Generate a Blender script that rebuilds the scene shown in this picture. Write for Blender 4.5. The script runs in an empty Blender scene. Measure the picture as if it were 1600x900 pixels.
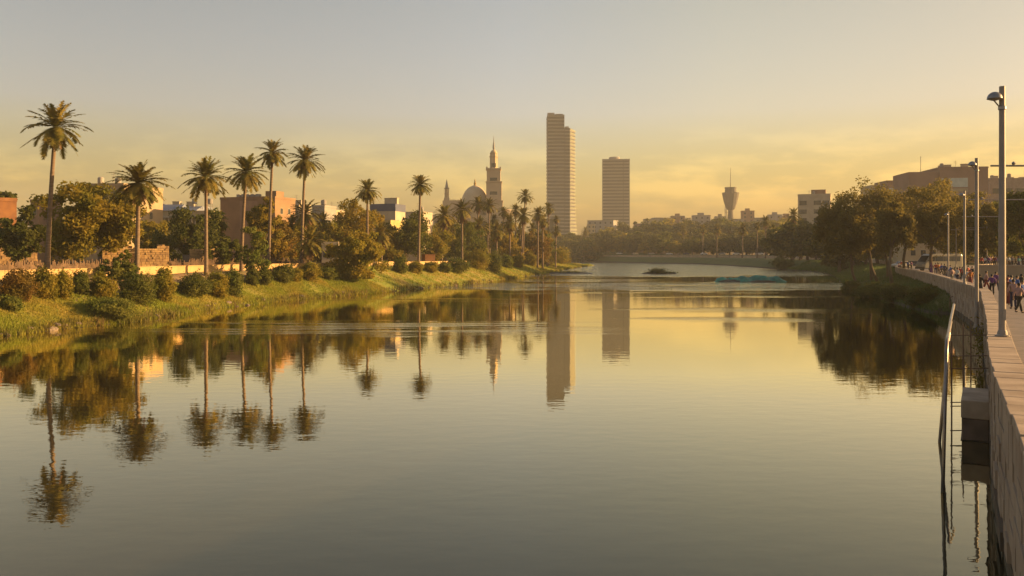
import bpy, math, random
import numpy as np
from mathutils import Vector, Matrix

scene = bpy.context.scene
COL = scene.collection
R = math.radians

# ---------------------------------------------------------------- camera
# horizon sits at row 396 of 900, focal length 1300 px for a 1600 px wide frame, eye 6 m above the water
F, CX, HY, CAMZ = 1300.0, 800.0, 396.0, 6.0
cam_d = bpy.data.cameras.new('camera')
cam = bpy.data.objects.new('camera', cam_d)
COL.objects.link(cam)
cam.location = (0, 0, CAMZ)
cam.rotation_euler = (R(90), 0, 0)
cam_d.sensor_width = 36.0
cam_d.lens = 36.0 * F / 1600.0
cam_d.shift_y = -(450.0 - HY) / 1600.0
cam_d.clip_start = 0.1
cam_d.clip_end = 8000
scene.camera = cam

# ---------------------------------------------------------------- sun, sky, exposure
SUN_AZ, SUN_EL = 82.0, 11.0
sv = Vector((math.cos(R(SUN_EL)) * math.sin(R(SUN_AZ)), math.cos(R(SUN_EL)) * math.cos(R(SUN_AZ)), math.sin(R(SUN_EL))))
sun_d = bpy.data.lights.new('sun', 'SUN')
sun_d.energy = 5.0
sun_d.angle = R(0.6)
sun_d.color = (1.0, 0.60, 0.24)
sun = bpy.data.objects.new('sun', sun_d)
COL.objects.link(sun)
sun.rotation_euler = sv.to_track_quat('Z', 'Y').to_euler()

world = bpy.data.worlds.new('World')
scene.world = world
world.use_nodes = True
wn, wl = world.node_tree.nodes, world.node_tree.links
wn.clear()
w_out = wn.new('ShaderNodeOutputWorld')
w_bg = wn.new('ShaderNodeBackground')
w_sky = wn.new('ShaderNodeTexSky')
w_sky.sky_type = 'NISHITA'
w_sky.sun_disc = False
w_sky.sun_elevation = R(SUN_EL)
w_sky.sun_rotation = R(SUN_AZ)
w_sky.altitude = 50
w_sky.air_density = 1.6
w_sky.dust_density = 3.5
w_sky.ozone_density = 0.6
w_bg.inputs['Strength'].default_value = 0.075
# warm the dusty evening air by elevation, then lay low golden cloud streaks near the horizon
w_tc = wn.new('ShaderNodeTexCoord')
w_sep = wn.new('ShaderNodeSeparateXYZ')
wl.new(w_tc.outputs['Generated'], w_sep.inputs[0])
w_ramp = wn.new('ShaderNodeValToRGB')
wl.new(w_sep.outputs['Z'], w_ramp.inputs[0])
cr = w_ramp.color_ramp
SKY_TINT = [(0.0, (0.86, 0.80, 0.42)), (0.066, (0.88, 0.87, 0.63)), (0.164, (1.02, 1.02, 1.42)), (0.28, (0.98, 0.94, 1.13)), (1.0, (0.9, 0.85, 0.94))]
while len(cr.elements) < len(SKY_TINT):
    cr.elements.new(0.5)
for e, (p, c) in zip(cr.elements, SKY_TINT):
    e.position = p
    e.color = (*c, 1)
w_mul = wn.new('ShaderNodeMix'); w_mul.data_type = 'RGBA'; w_mul.blend_type = 'MULTIPLY'
w_mul.inputs[0].default_value = 1.0
# the glow is strongest up the river, duller towards both sides
w_az = wn.new('ShaderNodeValToRGB')
w_x = wn.new('ShaderNodeMapRange'); w_x.inputs[1].default_value = -1; w_x.inputs[2].default_value = 1
wl.new(w_sep.outputs['X'], w_x.inputs[0]); wl.new(w_x.outputs[0], w_az.inputs[0])
ca = w_az.color_ramp
for p, v in ((0.0, .72), (.27, .78), (.5, 1.0), (.62, .98), (.74, .80), (1.0, .72)):
    e = ca.elements[0] if p == 0.0 else (ca.elements[-1] if p == 1.0 else ca.elements.new(p))
    e.position = p; e.color = (v, v * (1 if p < .6 else .97), v * (1 if p < .6 else .86), 1)
w_mul0 = wn.new('ShaderNodeMix'); w_mul0.data_type = 'RGBA'; w_mul0.blend_type = 'MULTIPLY'; w_mul0.inputs[0].default_value = 1.0
wl.new(w_ramp.outputs[0], w_mul0.inputs[6]); wl.new(w_az.outputs[0], w_mul0.inputs[7])
wl.new(w_sky.outputs[0], w_mul.inputs[6]); wl.new(w_mul0.outputs[2], w_mul.inputs[7])
w_map = wn.new('ShaderNodeMapping')
w_map.inputs['Scale'].default_value = (9.0, 9.0, 36.0)
w_map.inputs['Location'].default_value = (0.3, 1.7, 0.0)
wl.new(w_tc.outputs['Generated'], w_map.inputs[0])
w_noise = wn.new('ShaderNodeTexNoise')
w_noise.inputs['Scale'].default_value = 1.0
w_noise.inputs['Detail'].default_value = 7.0
w_noise.inputs['Roughness'].default_value = 0.6
wl.new(w_map.outputs[0], w_noise.inputs['Vector'])
w_cr = wn.new('ShaderNodeMapRange')
w_cr.inputs[1].default_value = 0.47; w_cr.inputs[2].default_value = 0.61
wl.new(w_noise.outputs[0], w_cr.inputs[0])
w_band = wn.new('ShaderNodeValToRGB')
b = w_band.color_ramp
for p, v in ((0.0, 0.0), (0.035, 0.5), (0.075, 1.0), (0.115, 0.45), (0.15, 0.0)):
    e = b.elements.new(p) if p not in (0.0,) else b.elements[0]
    e.position = p; e.color = (v, v, v, 1)
b.elements[-1].color = (0, 0, 0, 1)
wl.new(w_sep.outputs['Z'], w_band.inputs[0])
w_cf = wn.new('ShaderNodeMath'); w_cf.operation = 'MULTIPLY'
wl.new(w_cr.outputs[0], w_cf.inputs[0]); wl.new(w_band.outputs[0], w_cf.inputs[1])
w_cf2 = wn.new('ShaderNodeMath'); w_cf2.operation = 'MULTIPLY'
wl.new(w_cf.outputs[0], w_cf2.inputs[0]); w_cf2.inputs[1].default_value = 0.9
w_cloud = wn.new('ShaderNodeMix'); w_cloud.data_type = 'RGBA'; w_cloud.blend_type = 'MULTIPLY'
w_cloud.inputs[7].default_value = (1.75, 1.55, 1.3, 1)
wl.new(w_cf2.outputs[0], w_cloud.inputs[0]); wl.new(w_mul.outputs[2], w_cloud.inputs[6])
wl.new(w_cloud.outputs[2], w_bg.inputs['Color'])
wl.new(w_bg.outputs[0], w_out.inputs['Surface'])

vs = scene.view_settings
vs.view_transform = 'Standard'
vs.look = 'None'
vs.exposure = 1.5
vs.gamma = 1.0
vs.use_curve_mapping = False
cy = scene.cycles
cy.use_denoising = True
try:
    cy.denoiser = 'OPENIMAGEDENOISE'
except Exception:
    pass
cy.max_bounces = 6
cy.diffuse_bounces = 2
cy.glossy_bounces = 3
cy.transmission_bounces = 3
cy.transparent_max_bounces = 6
cy.volume_bounces = 0
cy.sample_clamp_indirect = 6
cy.caustics_reflective = False
cy.caustics_refractive = False

# ---------------------------------------------------------------- small helpers
def P(x, y, d):
    """point seen at photo pixel (x, y) that stands d metres in front of the camera"""
    return Vector(((x - CX) / F * d, d, CAMZ - (y - HY) / F * d))

MATS = {}
def mat(name, col, rough=0.8, col2=None, scale=1.0, bump=0.0, bump_scale=None, metal=0.0, spec=0.3, trans=0.0, detail=4.0, rand=0.0, stretch=None, lo=0.35, hi=0.65):
    """procedural surface: two colours mixed by noise in object space, optional bump, optional leaf translucency"""
    if name in MATS:
        return MATS[name]
    m = bpy.data.materials.new(name)
    m.use_nodes = True
    n, l = m.node_tree.nodes, m.node_tree.links
    n.clear()
    out = n.new('ShaderNodeOutputMaterial')
    bs = n.new('ShaderNodeBsdfPrincipled')
    bs.inputs['Roughness'].default_value = rough
    bs.inputs['Metallic'].default_value = metal
    bs.inputs['Specular IOR Level'].default_value = spec
    tc = n.new('ShaderNodeTexCoord')
    vec = tc.outputs['Object']
    if stretch:
        mp = n.new('ShaderNodeMapping'); mp.inputs['Scale'].default_value = stretch
        l.new(vec, mp.inputs[0]); vec = mp.outputs[0]
    nz = n.new('ShaderNodeTexNoise')
    nz.inputs['Scale'].default_value = scale
    nz.inputs['Detail'].default_value = detail
    l.new(vec, nz.inputs['Vector'])
    if col2 is None:
        col2 = tuple(c * 0.78 for c in col)
    mr = n.new('ShaderNodeMapRange'); mr.inputs[1].default_value = lo; mr.inputs[2].default_value = hi
    l.new(nz.outputs[0], mr.inputs[0])
    mx = n.new('ShaderNodeMix'); mx.data_type = 'RGBA'
    mx.inputs[6].default_value = (*col, 1); mx.inputs[7].default_value = (*col2, 1)
    l.new(mr.outputs[0], mx.inputs[0])
    csock = mx.outputs[2]
    if rand > 0:
        oi = n.new('ShaderNodeObjectInfo')
        rr = n.new('ShaderNodeMapRange'); rr.inputs[3].default_value = 1 - rand; rr.inputs[4].default_value = 1 + rand
        l.new(oi.outputs['Random'], rr.inputs[0])
        hs = n.new('ShaderNodeHueSaturation')
        l.new(rr.outputs[0], hs.inputs['Value']); l.new(csock, hs.inputs['Color'])
        csock = hs.outputs[0]
    l.new(csock, bs.inputs['Base Color'])
    if bump > 0:
        n2 = n.new('ShaderNodeTexNoise'); n2.inputs['Scale'].default_value = bump_scale or scale * 6; n2.inputs['Detail'].default_value = 5
        l.new(vec, n2.inputs['Vector'])
        bp = n.new('ShaderNodeBump'); bp.inputs['Strength'].default_value = 0.6; bp.inputs['Distance'].default_value = bump
        l.new(n2.outputs[0], bp.inputs['Height']); l.new(bp.outputs[0], bs.inputs['Normal'])
    sh = bs.outputs[0]
    if trans > 0:
        tr = n.new('ShaderNodeBsdfTranslucent'); l.new(csock, tr.inputs['Color'])
        ms = n.new('ShaderNodeMixShader'); ms.inputs[0].default_value = trans
        l.new(sh, ms.inputs[1]); l.new(tr.outputs[0], ms.inputs[2]); sh = ms.outputs[0]
    l.new(sh, out.inputs['Surface'])
    MATS[name] = m
    return m

def fast_mesh(name, verts, quads=None, tris=None, mats=(), smooth=False, midx=None):
    me = bpy.data.meshes.new(name)
    verts = np.asarray(verts, dtype=np.float32).reshape(-1, 3)
    parts, starts, tot = [], [], 0
    if quads is not None and len(quads):
        q = np.asarray(quads, dtype=np.int32).reshape(-1, 4)
        parts.append(q.ravel()); starts.append(np.arange(len(q), dtype=np.int32) * 4); tot = len(q) * 4
    if tris is not None and len(tris):
        t = np.asarray(tris, dtype=np.int32).reshape(-1, 3)
        parts.append(t.ravel()); starts.append(tot + np.arange(len(t), dtype=np.int32) * 3)
    li = np.concatenate(parts); ls = np.concatenate(starts)
    me.vertices.add(len(verts)); me.vertices.foreach_set('co', verts.ravel())
    me.loops.add(len(li)); me.loops.foreach_set('vertex_index', li)
    me.polygons.add(len(ls)); me.polygons.foreach_set('loop_start', ls)
    if midx is not None:
        me.polygons.foreach_set('material_index', np.asarray(midx, dtype=np.int32))
    if smooth:
        me.polygons.foreach_set('use_smooth', np.ones(len(ls), dtype=bool))
    for m in mats:
        me.materials.append(m)
    me.update(calc_edges=True)
    me.validate()
    return me

class MB:
    """collects simple solids and links them as ONE mesh object"""
    def __init__(s):
        s.v = []; s.f = []
    def add(s, vs_, fs_):
        o = len(s.v)
        s.v += [tuple(v) for v in vs_]
        s.f += [tuple(i + o for i in f) for f in fs_]
        return s
    def box(s, x0, x1, y0, y1, z0, z1):
        v = [(x0, y0, z0), (x1, y0, z0), (x1, y1, z0), (x0, y1, z0), (x0, y0, z1), (x1, y0, z1), (x1, y1, z1), (x0, y1, z1)]
        return s.add(v, [(0, 3, 2, 1), (4, 5, 6, 7), (0, 1, 5, 4), (1, 2, 6, 5), (2, 3, 7, 6), (3, 0, 4, 7)])
    def obox(s, c, ux, uy, sx, sy, z0, z1):
        """box round centre c with horizontal axes ux, uy (unit 2-vectors) and half sizes sx, sy"""
        p = [(c[0] + a * sx * ux[0] + b_ * sy * uy[0], c[1] + a * sx * ux[1] + b_ * sy * uy[1]) for a, b_ in ((-1, -1), (1, -1), (1, 1), (-1, 1))]
        v = [(x, y, z0) for x, y in p] + [(x, y, z1) for x, y in p]
        return s.add(v, [(0, 3, 2, 1), (4, 5, 6, 7), (0, 1, 5, 4), (1, 2, 6, 5), (2, 3, 7, 6), (3, 0, 4, 7)])
    def prism(s, pts, z0, z1):
        n = len(pts)
        v = [(x, y, z0) for x, y in pts] + [(x, y, z1) for x, y in pts]
        return s.add(v, [tuple(range(n - 1, -1, -1)), tuple(range(n, 2 * n))] + [(i, (i + 1) % n, n + (i + 1) % n, n + i) for i in range(n)])
    def tube(s, pts, rad, n=8, caps=True):
        pts = [Vector(p) for p in pts]
        if not hasattr(rad, '__len__'):
            rad = [rad] * len(pts)
        vs_, fs_ = [], []
        up = None
        for i, p in enumerate(pts):
            t = (pts[min(i + 1, len(pts) - 1)] - pts[max(i - 1, 0)]).normalized()
            if up is None:
                up = Vector((1, 0, 0)) if abs(t.x) < 0.8 else Vector((0, 1, 0))
            a = (up - t * up.dot(t)).normalized(); b_ = t.cross(a); up = a
            for k in range(n):
                w = 2 * math.pi * k / n
                vs_.append(p + (a * math.cos(w) + b_ * math.sin(w)) * rad[i])
        for i in range(len(pts) - 1):
            for k in range(n):
                k2 = (k + 1) % n
                fs_.append((i * n + k, i * n + k2, (i + 1) * n + k2, (i + 1) * n + k))
        if caps:
            fs_.append(tuple(range(n - 1, -1, -1))); fs_.append(tuple((len(pts) - 1) * n + k for k in range(n)))
        return s.add(vs_, fs_)
    def lathe(s, prof, n=24, c=(0, 0), rot=0.0, caps=True):
        vs_, fs_ = [], []
        for r_, z in prof:
            for k in range(n):
                w = 2 * math.pi * k / n + rot
                vs_.append((c[0] + r_ * math.cos(w), c[1] + r_ * math.sin(w), z))
        for i in range(len(prof) - 1):
            for k in range(n):
                k2 = (k + 1) % n
                fs_.append((i * n + k, i * n + k2, (i + 1) * n + k2, (i + 1) * n + k))
        if caps:
            fs_.append(tuple(range(n - 1, -1, -1))); fs_.append(tuple((len(prof) - 1) * n + k for k in range(n)))
        return s.add(vs_, fs_)
    def ball(s, c, r, n=8, sc=(1, 1, 1)):
        m = max(4, n // 2)
        prof = [(-math.cos(math.pi * i / m), math.sin(math.pi * i / m)) for i in range(m + 1)]
        vs_, fs_ = [], []
        for z, q in prof:
            for k in range(n):
                w = 2 * math.pi * k / n
                vs_.append((c[0] + r * sc[0] * max(q, 1e-3) * math.cos(w), c[1] + r * sc[1] * max(q, 1e-3) * math.sin(w), c[2] + r * sc[2] * z))
        for i in range(m):
            for k in range(n):
                k2 = (k + 1) % n
                fs_.append((i * n + k, i * n + k2, (i + 1) * n + k2, (i + 1) * n + k))
        return s.add(vs_, fs_)
    def mesh(s, name, m, smooth=False):
        me = bpy.data.meshes.new(name)
        me.from_pydata(s.v, [], s.f)
        me.materials.append(m)
        if smooth:
            me.polygons.foreach_set('use_smooth', [True] * len(me.polygons))
        me.update()
        return me
    def build(s, name, m, parent=None, smooth=False, bevel=0.0):
        o = link(name, s.mesh(name, m, smooth), parent)
        if bevel > 0:
            bv = o.modifiers.new('bevel', 'BEVEL'); bv.width = bevel; bv.segments = 2; bv.limit_method = 'ANGLE'
        return o

def link(name, me, parent=None):
    o = bpy.data.objects.new(name, me)
    COL.objects.link(o)
    if parent is not None:
        o.parent = parent
    return o

def tag(o, label, cat, group=None, kind=None):
    if label: o['label'] = label
    if cat: o['category'] = cat
    if group: o['group'] = group
    if kind: o['kind'] = kind
    return o

def thing(name, label, cat, loc=(0, 0, 0), rz=0.0, group=None, scale=1.0):
    o = bpy.data.objects.new(name, None)
    COL.objects.link(o)
    o.location = loc; o.rotation_euler = (0, 0, rz)
    o.scale = (scale, scale, scale) if not hasattr(scale, '__len__') else scale
    o.empty_display_size = 0.5
    return tag(o, label, cat, group)

KIDS = {}
def kids_of(o):
    return [c for c in o.children]
def dup(root, loc, rz=0.0, label=None, group=None, scale=None, cat=None):
    """a copy of a thing with copies of its parts and their sub-parts, sharing mesh data"""
    r = root.copy(); COL.objects.link(r)
    r.location = loc; r.rotation_euler = (0, 0, rz)
    if scale is not None:
        r.scale = (scale, scale, scale) if not hasattr(scale, '__len__') else scale
    if label: r['label'] = label
    if group: r['group'] = group
    elif 'group' in r: del r['group']
    if cat: r['category'] = cat
    for ch in kids_of(root):
        c = ch.copy(); COL.objects.link(c); c.parent = r
        for g in kids_of(ch):
            d = g.copy(); COL.objects.link(d); d.parent = c
    return r

# ---------------------------------------------------------------- the river and the ground
LEFT_BANK = [(-42, -60), (-40, 20), (-38.5, 50), (-37.2, 60.5), (-34.5, 68), (-33.3, 73), (-32.6, 80), (-32, 88.6), (-30.4, 97), (-28.4, 105), (-24.5, 117), (-19.7, 128),
             (-13.5, 148), (-6.5, 170), (2, 212), (12, 260), (22, 320), (32, 372), (40, 408), (39, 420), (26, 432), (-10, 470), (-60, 560)]
FAR_BANK = [(-60, 650), (46, 600), (80, 520), (103, 455), (104, 371), (99, 300), (98, 269), (86, 223), (71, 180), (62.6, 156), (55.4, 132), (49, 110), (44.3, 93), (42.6, 84), (45.4, 82)]
WALL = [(-6, -14), (-1.2, -5), (2.9, 4), (7.1, 11.5), (11.9, 20.6), (18.6, 32.5), (25.9, 45.7), (35.6, 63.8), (46.5, 89), (59.4, 120.7), (74.3, 161), (98, 212), (116, 270), (126, 330), (128, 420), (116, 482), (82, 560), (20, 650)]
def poly_resample(pts, step):
    pts = [np.array(p, float) for p in pts]
    # Catmull-Rom so that banks and wall run in curves
    out = []
    for i in range(len(pts) - 1):
        p0, p1, p2, p3 = pts[max(i - 1, 0)], pts[i], pts[i + 1], pts[min(i + 2, len(pts) - 1)]
        n = max(2, int(np.linalg.norm(p2 - p1) / step))
        for k in range(n):
            t = k / n
            a = 0.5 * (2 * p1 + (p2 - p0) * t + (2 * p0 - 5 * p1 + 4 * p2 - p3) * t * t + (3 * p1 - p0 - 3 * p2 + p3) * t ** 3)
            out.append(a)
    out.append(pts[-1])
    return np.array(out)
LB = poly_resample(LEFT_BANK, 3.0)
_rng = np.random.default_rng(4)
LB[8:-8] += _rng.normal(0, 0.28, LB[8:-8].shape)
FB = poly_resample(FAR_BANK, 4.0)
WL = poly_resample(WALL, 1.0)
_wallnear = WL[(WL[:, 1] < 81.5)][::-1]
RIVER = np.vstack([LB, FB, _wallnear + np.array([0.3, 0.0])])
LAND_R = np.vstack([WL, [[20, 2500], [2600, 2500], [2600, -400], [-6, -400]]])

def seg_dist(px, py, poly, closed=True):
    """distance of points to a polyline"""
    d2 = np.full(px.shape, 1e18)
    n = len(poly)
    for i in range(n if closed else n - 1):
        a, b_ = poly[i], poly[(i + 1) % n]
        ab = b_ - a
        L = ab.dot(ab) + 1e-12
        t = np.clip(((px - a[0]) * ab[0] + (py - a[1]) * ab[1]) / L, 0, 1)
        dx = px - (a[0] + t * ab[0]); dy = py - (a[1] + t * ab[1])
        d2 = np.minimum(d2, dx * dx + dy * dy)
    return np.sqrt(d2)
def inside(px, py, poly):
    r_ = np.zeros(px.shape, bool)
    n = len(poly)
    for i in range(n):
        x0, y0 = poly[i]; x1, y1 = poly[(i + 1) % n]
        c = ((y0 > py) != (y1 > py))
        with np.errstate(divide='ignore', invalid='ignore'):
            xi = (x1 - x0) * (py - y0) / (y1 - y0 + 1e-15) + x0
        r_ ^= c & (px < xi)
    return r_
def sstep(a, b_, x):
    t = np.clip((x - a) / (b_ - a), 0, 1)
    return t * t * (3 - 2 * t)
def vnoise(x, y, seed=0):
    s_ = 0
    for k, (fx, fy, a) in enumerate(((0.9, 0.7, 0.5), (0.37, 0.41, 1.0), (0.17, 0.23, 1.2), (1.9, 1.3, 0.25))):
        s_ = s_ + a * np.sin(x * fx + 1.3 * np.sin(y * fy * 0.8 + k + seed) + seed * 1.7 + k * 2.1) * np.cos(y * fy + 1.1 * np.sin(x * fx * 0.7 + seed) + k)
    return s_ / 2.0
def ground_info(px, py):
    px = np.asarray(px, float); py = np.asarray(py, float)
    ins = inside(px, py, RIVER)
    s_ = seg_dist(px, py, RIVER)
    right = inside(px, py, LAND_R)
    wd = seg_dist(px, py, WL, closed=False)
    # left side: steep grassy bank up to a terrace
    p_left = np.interp(py, [0, 150, 220, 285, 420, 520, 640], [3.9, 3.9, 3.1, 2.2, 0.9, 1.5, 3.5])
    prof = np.interp(s_, [0, 0.7, 2.5, 4.5, 7.5, 12], [0.0, 0.11, 0.34, 0.58, 0.93, 1.0])
    zl = p_left * prof + 0.10 * vnoise(px, py) * sstep(0, 2, s_)
    p_r = np.interp(py, [0, 120, 170, 300, 420, 650], [1.7, 1.9, 2.3, 3.3, 3.6, 3.6])
    wd_tot = np.maximum(s_ + wd, 3.0)
    zr = p_r * np.clip(0.12 * (s_ > 0) + 0.88 * sstep(0, 1, s_ / np.minimum(wd_tot, 9.0)), 0, 1) + 0.06 * vnoise(px, py, 3) * sstep(0, 2, s_)
    on_right = (px > np.interp(py, [0, 60, 400, 640], [0, 20, 45, -60]))
    z = np.where(on_right, zr, zl)
    back = np.interp(py, [0, 200, 330, 420, 650], [2.6, 2.6, 4.9, 5.1, 5.1])
    rise = sstep(1.0, 2.0, wd) * right
    z = np.where(right, np.where(py < 215, np.minimum(1.0, back) + (back - 1.0) * rise, p_r + (back - p_r) * rise), z)
    # the low hill with houses beyond the far trees
    hill = 17 * sstep(560, 760, py) * np.exp(-((px - 190) / 130.0) ** 2) * (px > -200) + 6 * sstep(600, 900, py)
    z = z + hill * np.where(ins, 0, 1)
    z = np.where(ins, -0.22 * np.minimum(s_, 1.5) - 1.4 * sstep(1, 5, s_), z)
    return z, s_, ins, right, wd, on_right
def gz(x, y):
    return float(ground_info(np.array([x]), np.array([y]))[0][0])
def hit(x, y, dmin=15, dmax=900):
    """where the line of sight through photo pixel (x, y) meets the ground"""
    d = np.concatenate([np.arange(dmin, 320, 0.5), np.arange(320, dmax, 3.0)])
    X = (x - CX) / F * d; Z = CAMZ - (y - HY) / F * d
    g = ground_info(X, d)[0]
    k = np.argmax(Z <= np.maximum(g, 0.0))
    return float(X[k]), float(d[k]), float(g[k])
def on_ground(x, d):
    X = (x - CX) / F * d
    return Vector((X, d, gz(X, d)))

# ground sheet: fan of cells round the camera, fine where it is seen
th = np.concatenate([np.linspace(-180, -36, 50)[:-1], np.linspace(-36, 36, 520)[:-1], np.linspace(36, 180, 50)])
rr = np.concatenate([np.linspace(2, 40, 26)[:-1], np.linspace(40, 300, 300)[:-1], np.linspace(300, 660, 190)[:-1], np.geomspace(660, 2200, 50)])
TH, RR = np.meshgrid(np.radians(th), rr, indexing='ij')
GX = RR * np.sin(TH); GY = RR * np.cos(TH)
gi = ground_info(GX.ravel(), GY.ravel())
GZ = gi[0]
nt, nr = TH.shape
idx = np.arange(nt * nr).reshape(nt, nr)
q = np.stack([idx[:-1, :-1], idx[1:, :-1], idx[1:, 1:], idx[:-1, 1:]], -1).reshape(-1, 4)
sgn, ins_, rgt = gi[1], gi[2], gi[3]
qc = q[:, 0]
zone = np.where(ins_[qc], 2, np.where((~rgt[qc]) & (sgn[qc] < np.where(gi[5][qc], -1.0, 4.6 + 4 * sstep(105, 130, GY.ravel()[qc]) + 1.5 * vnoise(GX.ravel()[qc] * 2, GY.ravel()[qc] * 2, 5))), 0, 1))
m_grass = mat('bank grass', (0.16, 0.19, 0.02), 0.9, (0.30, 0.22, 0.06), 0.35, 0.12, 3.0, detail=8, lo=0.42, hi=0.66)
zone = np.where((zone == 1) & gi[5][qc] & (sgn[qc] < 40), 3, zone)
m_grass_shade = mat('shade toned green bank grass', (0.065, 0.09, 0.018), 0.9, (0.10, 0.105, 0.03), 0.3, 0.12, 3.0, detail=8)  # right and far bank: greener grass, with its shade put into the colour
m_earth = mat('dry earth', (0.26, 0.16, 0.085), 0.95, (0.13, 0.12, 0.05), 0.25, 0.06, 2.0, detail=8)
m_bed = mat('river bed mud', (0.06, 0.05, 0.03), 0.95)
gm = fast_mesh('ground', np.stack([GX.ravel(), GY.ravel(), GZ], -1), quads=q, mats=(m_grass, m_earth, m_bed, m_grass_shade), smooth=True, midx=zone)
tag(link('ground', gm), None, None, kind='structure')

# water: real ripples as bump, calm and ruffled patches
m_w = bpy.data.materials.new('river water')
m_w.use_nodes = True
n, l = m_w.node_tree.nodes, m_w.node_tree.links
n.remove(n['Principled BSDF'])
w_dif = n.new('ShaderNodeBsdfDiffuse'); w_dif.inputs['Color'].default_value = (0.034, 0.030, 0.016, 1)
w_glo = n.new('ShaderNodeBsdfGlossy'); w_glo.inputs['Roughness'].default_value = 0.0; w_glo.inputs['Color'].default_value = (1.0, 0.95, 0.75, 1)
w_fre = n.new('ShaderNodeFresnel'); w_fre.inputs['IOR'].default_value = 1.33
w_mixs = n.new('ShaderNodeMixShader')
l.new(w_dif.outputs[0], w_mixs.inputs[1]); l.new(w_glo.outputs[0], w_mixs.inputs[2]); l.new(w_mixs.outputs[0], n['Material Output'].inputs['Surface'])
tc = n.new('ShaderNodeTexCoord')
def wnoise(sc, detail, loc=(0, 0, 0)):
    mp = n.new('ShaderNodeMapping'); mp.inputs['Scale'].default_value = sc; mp.inputs['Location'].default_value = loc
    l.new(tc.outputs['Object'], mp.inputs[0])
    t = n.new('ShaderNodeTexNoise'); t.inputs['Scale'].default_value = 1.0; t.inputs['Detail'].default_value = detail
    l.new(mp.outputs[0], t.inputs['Vector'])
    return t.outputs[0]
def math_(op, a, b_):
    t = n.new('ShaderNodeMath'); t.operation = op
    for i, v in enumerate((a, b_)):
        if isinstance(v, (int, float)): t.inputs[i].default_value = v
        else: l.new(v, t.inputs[i])
    return t.outputs[0]
def mapr(v, a, b_, c, d):
    t = n.new('ShaderNodeMapRange'); t.interpolation_type = 'SMOOTHSTEP'
    l.new(v, t.inputs[0])
    for i, w in enumerate((a, b_, c, d)): t.inputs[i + 1].default_value = w
    return t.outputs[0]
swell = wnoise((0.9, 1.6, 1), 3.0)
chop = wnoise((2.6, 5.0, 1), 3.0, (7, 3, 0))
patch = wnoise((0.018, 0.075, 1), 3.0, (2.2, 0.6, 0))
sepw = n.new('ShaderNodeSeparateXYZ'); l.new(tc.outputs['Object'], sepw.inputs[0])
dist_amt = mapr(sepw.outputs['Y'], 60.0, 220.0, 0.0, 1.0)
wob = math_('MULTIPLY', math_('SUBTRACT', wnoise((0.035, 0.012, 1), 3.0, (4.1, 8.2, 0)), 0.5), 70.0)
yw = math_('ADD', sepw.outputs['Y'], math_('MULTIPLY', wob, mapr(sepw.outputs['Y'], 40.0, 200.0, 0.25, 1.0)))
def band(a, b_, soft):
    return math_('MULTIPLY', mapr(yw, a - soft, a + soft, 0.0, 1.0), mapr(yw, b_ - soft * 1.3, b_ + soft * 1.3, 1.0, 0.0))
streak = mapr(wnoise((0.05, 0.55, 1), 4.0, (3, 5, 0)), 0.44, 0.60, 0.0, 1.0)
shallow = math_('MULTIPLY', mapr(yw, 214.0, 232.0, 0.0, 1.0), mapr(patch, 0.34, 0.48, 0.6, 1.0))
mid = math_('MULTIPLY', band(138.0, 168.0, 5.0), streak)
near = math_('MULTIPLY', 0.6, math_('MULTIPLY', math_('MULTIPLY', band(61.0, 74.0, 2.0), mapr(sepw.outputs['X'], -2.0, 14.0, 1.0, 0.0)), streak))
mild = math_('MULTIPLY', mapr(patch, 0.54, 0.66, 0.0, 0.5), mapr(sepw.outputs['Y'], 55.0, 80.0, 0.0, 1.0))
ruff = math_('MAXIMUM', math_('MAXIMUM', shallow, mid), math_('MAXIMUM', near, mild))
chop2 = wnoise((0.7, 1.5, 1), 2.0, (1, 9, 0))
h1 = math_('MULTIPLY', swell, 0.0045)
h2 = math_('MULTIPLY', math_('ADD', math_('MULTIPLY', chop, 0.035), math_('MULTIPLY', math_('MULTIPLY', chop2, 0.24), dist_amt)), ruff)
bp = n.new('ShaderNodeBump'); bp.inputs['Strength'].default_value = 1.0; bp.inputs['Distance'].default_value = 1.0
l.new(math_('ADD', h1, h2), bp.inputs['Height'])
for nd in (w_dif, w_glo, w_fre): l.new(bp.outputs[0], nd.inputs['Normal'])
w_fr = n.new('ShaderNodeMapRange'); l.new(w_fre.outputs[0], w_fr.inputs[0])
for i, v in enumerate((0.05, 0.42, 0.05, 0.90)): w_fr.inputs[i + 1].default_value = v
l.new(w_fr.outputs[0], w_mixs.inputs[0])
wm = fast_mesh('water', [(-400, -200, 0), (400, -200, 0), (400, 760, 0), (-400, 760, 0)], quads=[(0, 1, 2, 3)], mats=(m_w,))
tag(link('water', wm), None, None, kind='structure')

# hazy evening air: one closed box round everything
m_h = bpy.data.materials.new('evening haze')
m_h.use_nodes = True
hn = m_h.node_tree.nodes
hn.remove(hn['Principled BSDF'])
pv = hn.new('ShaderNodeVolumePrincipled')
pv.inputs['Color'].default_value = (0.92, 0.93, 0.90, 1)
pv.inputs['Density'].default_value = 0.00021
pv.inputs['Anisotropy'].default_value = 0.05
m_h.node_tree.links.new(pv.outputs[0], hn['Material Output'].inputs['Volume'])
hz = MB().box(-2300, 2300, -2300, 2300, -3.2, 172).build('haze', m_h)
tag(hz, None, None, kind='stuff')

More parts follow.
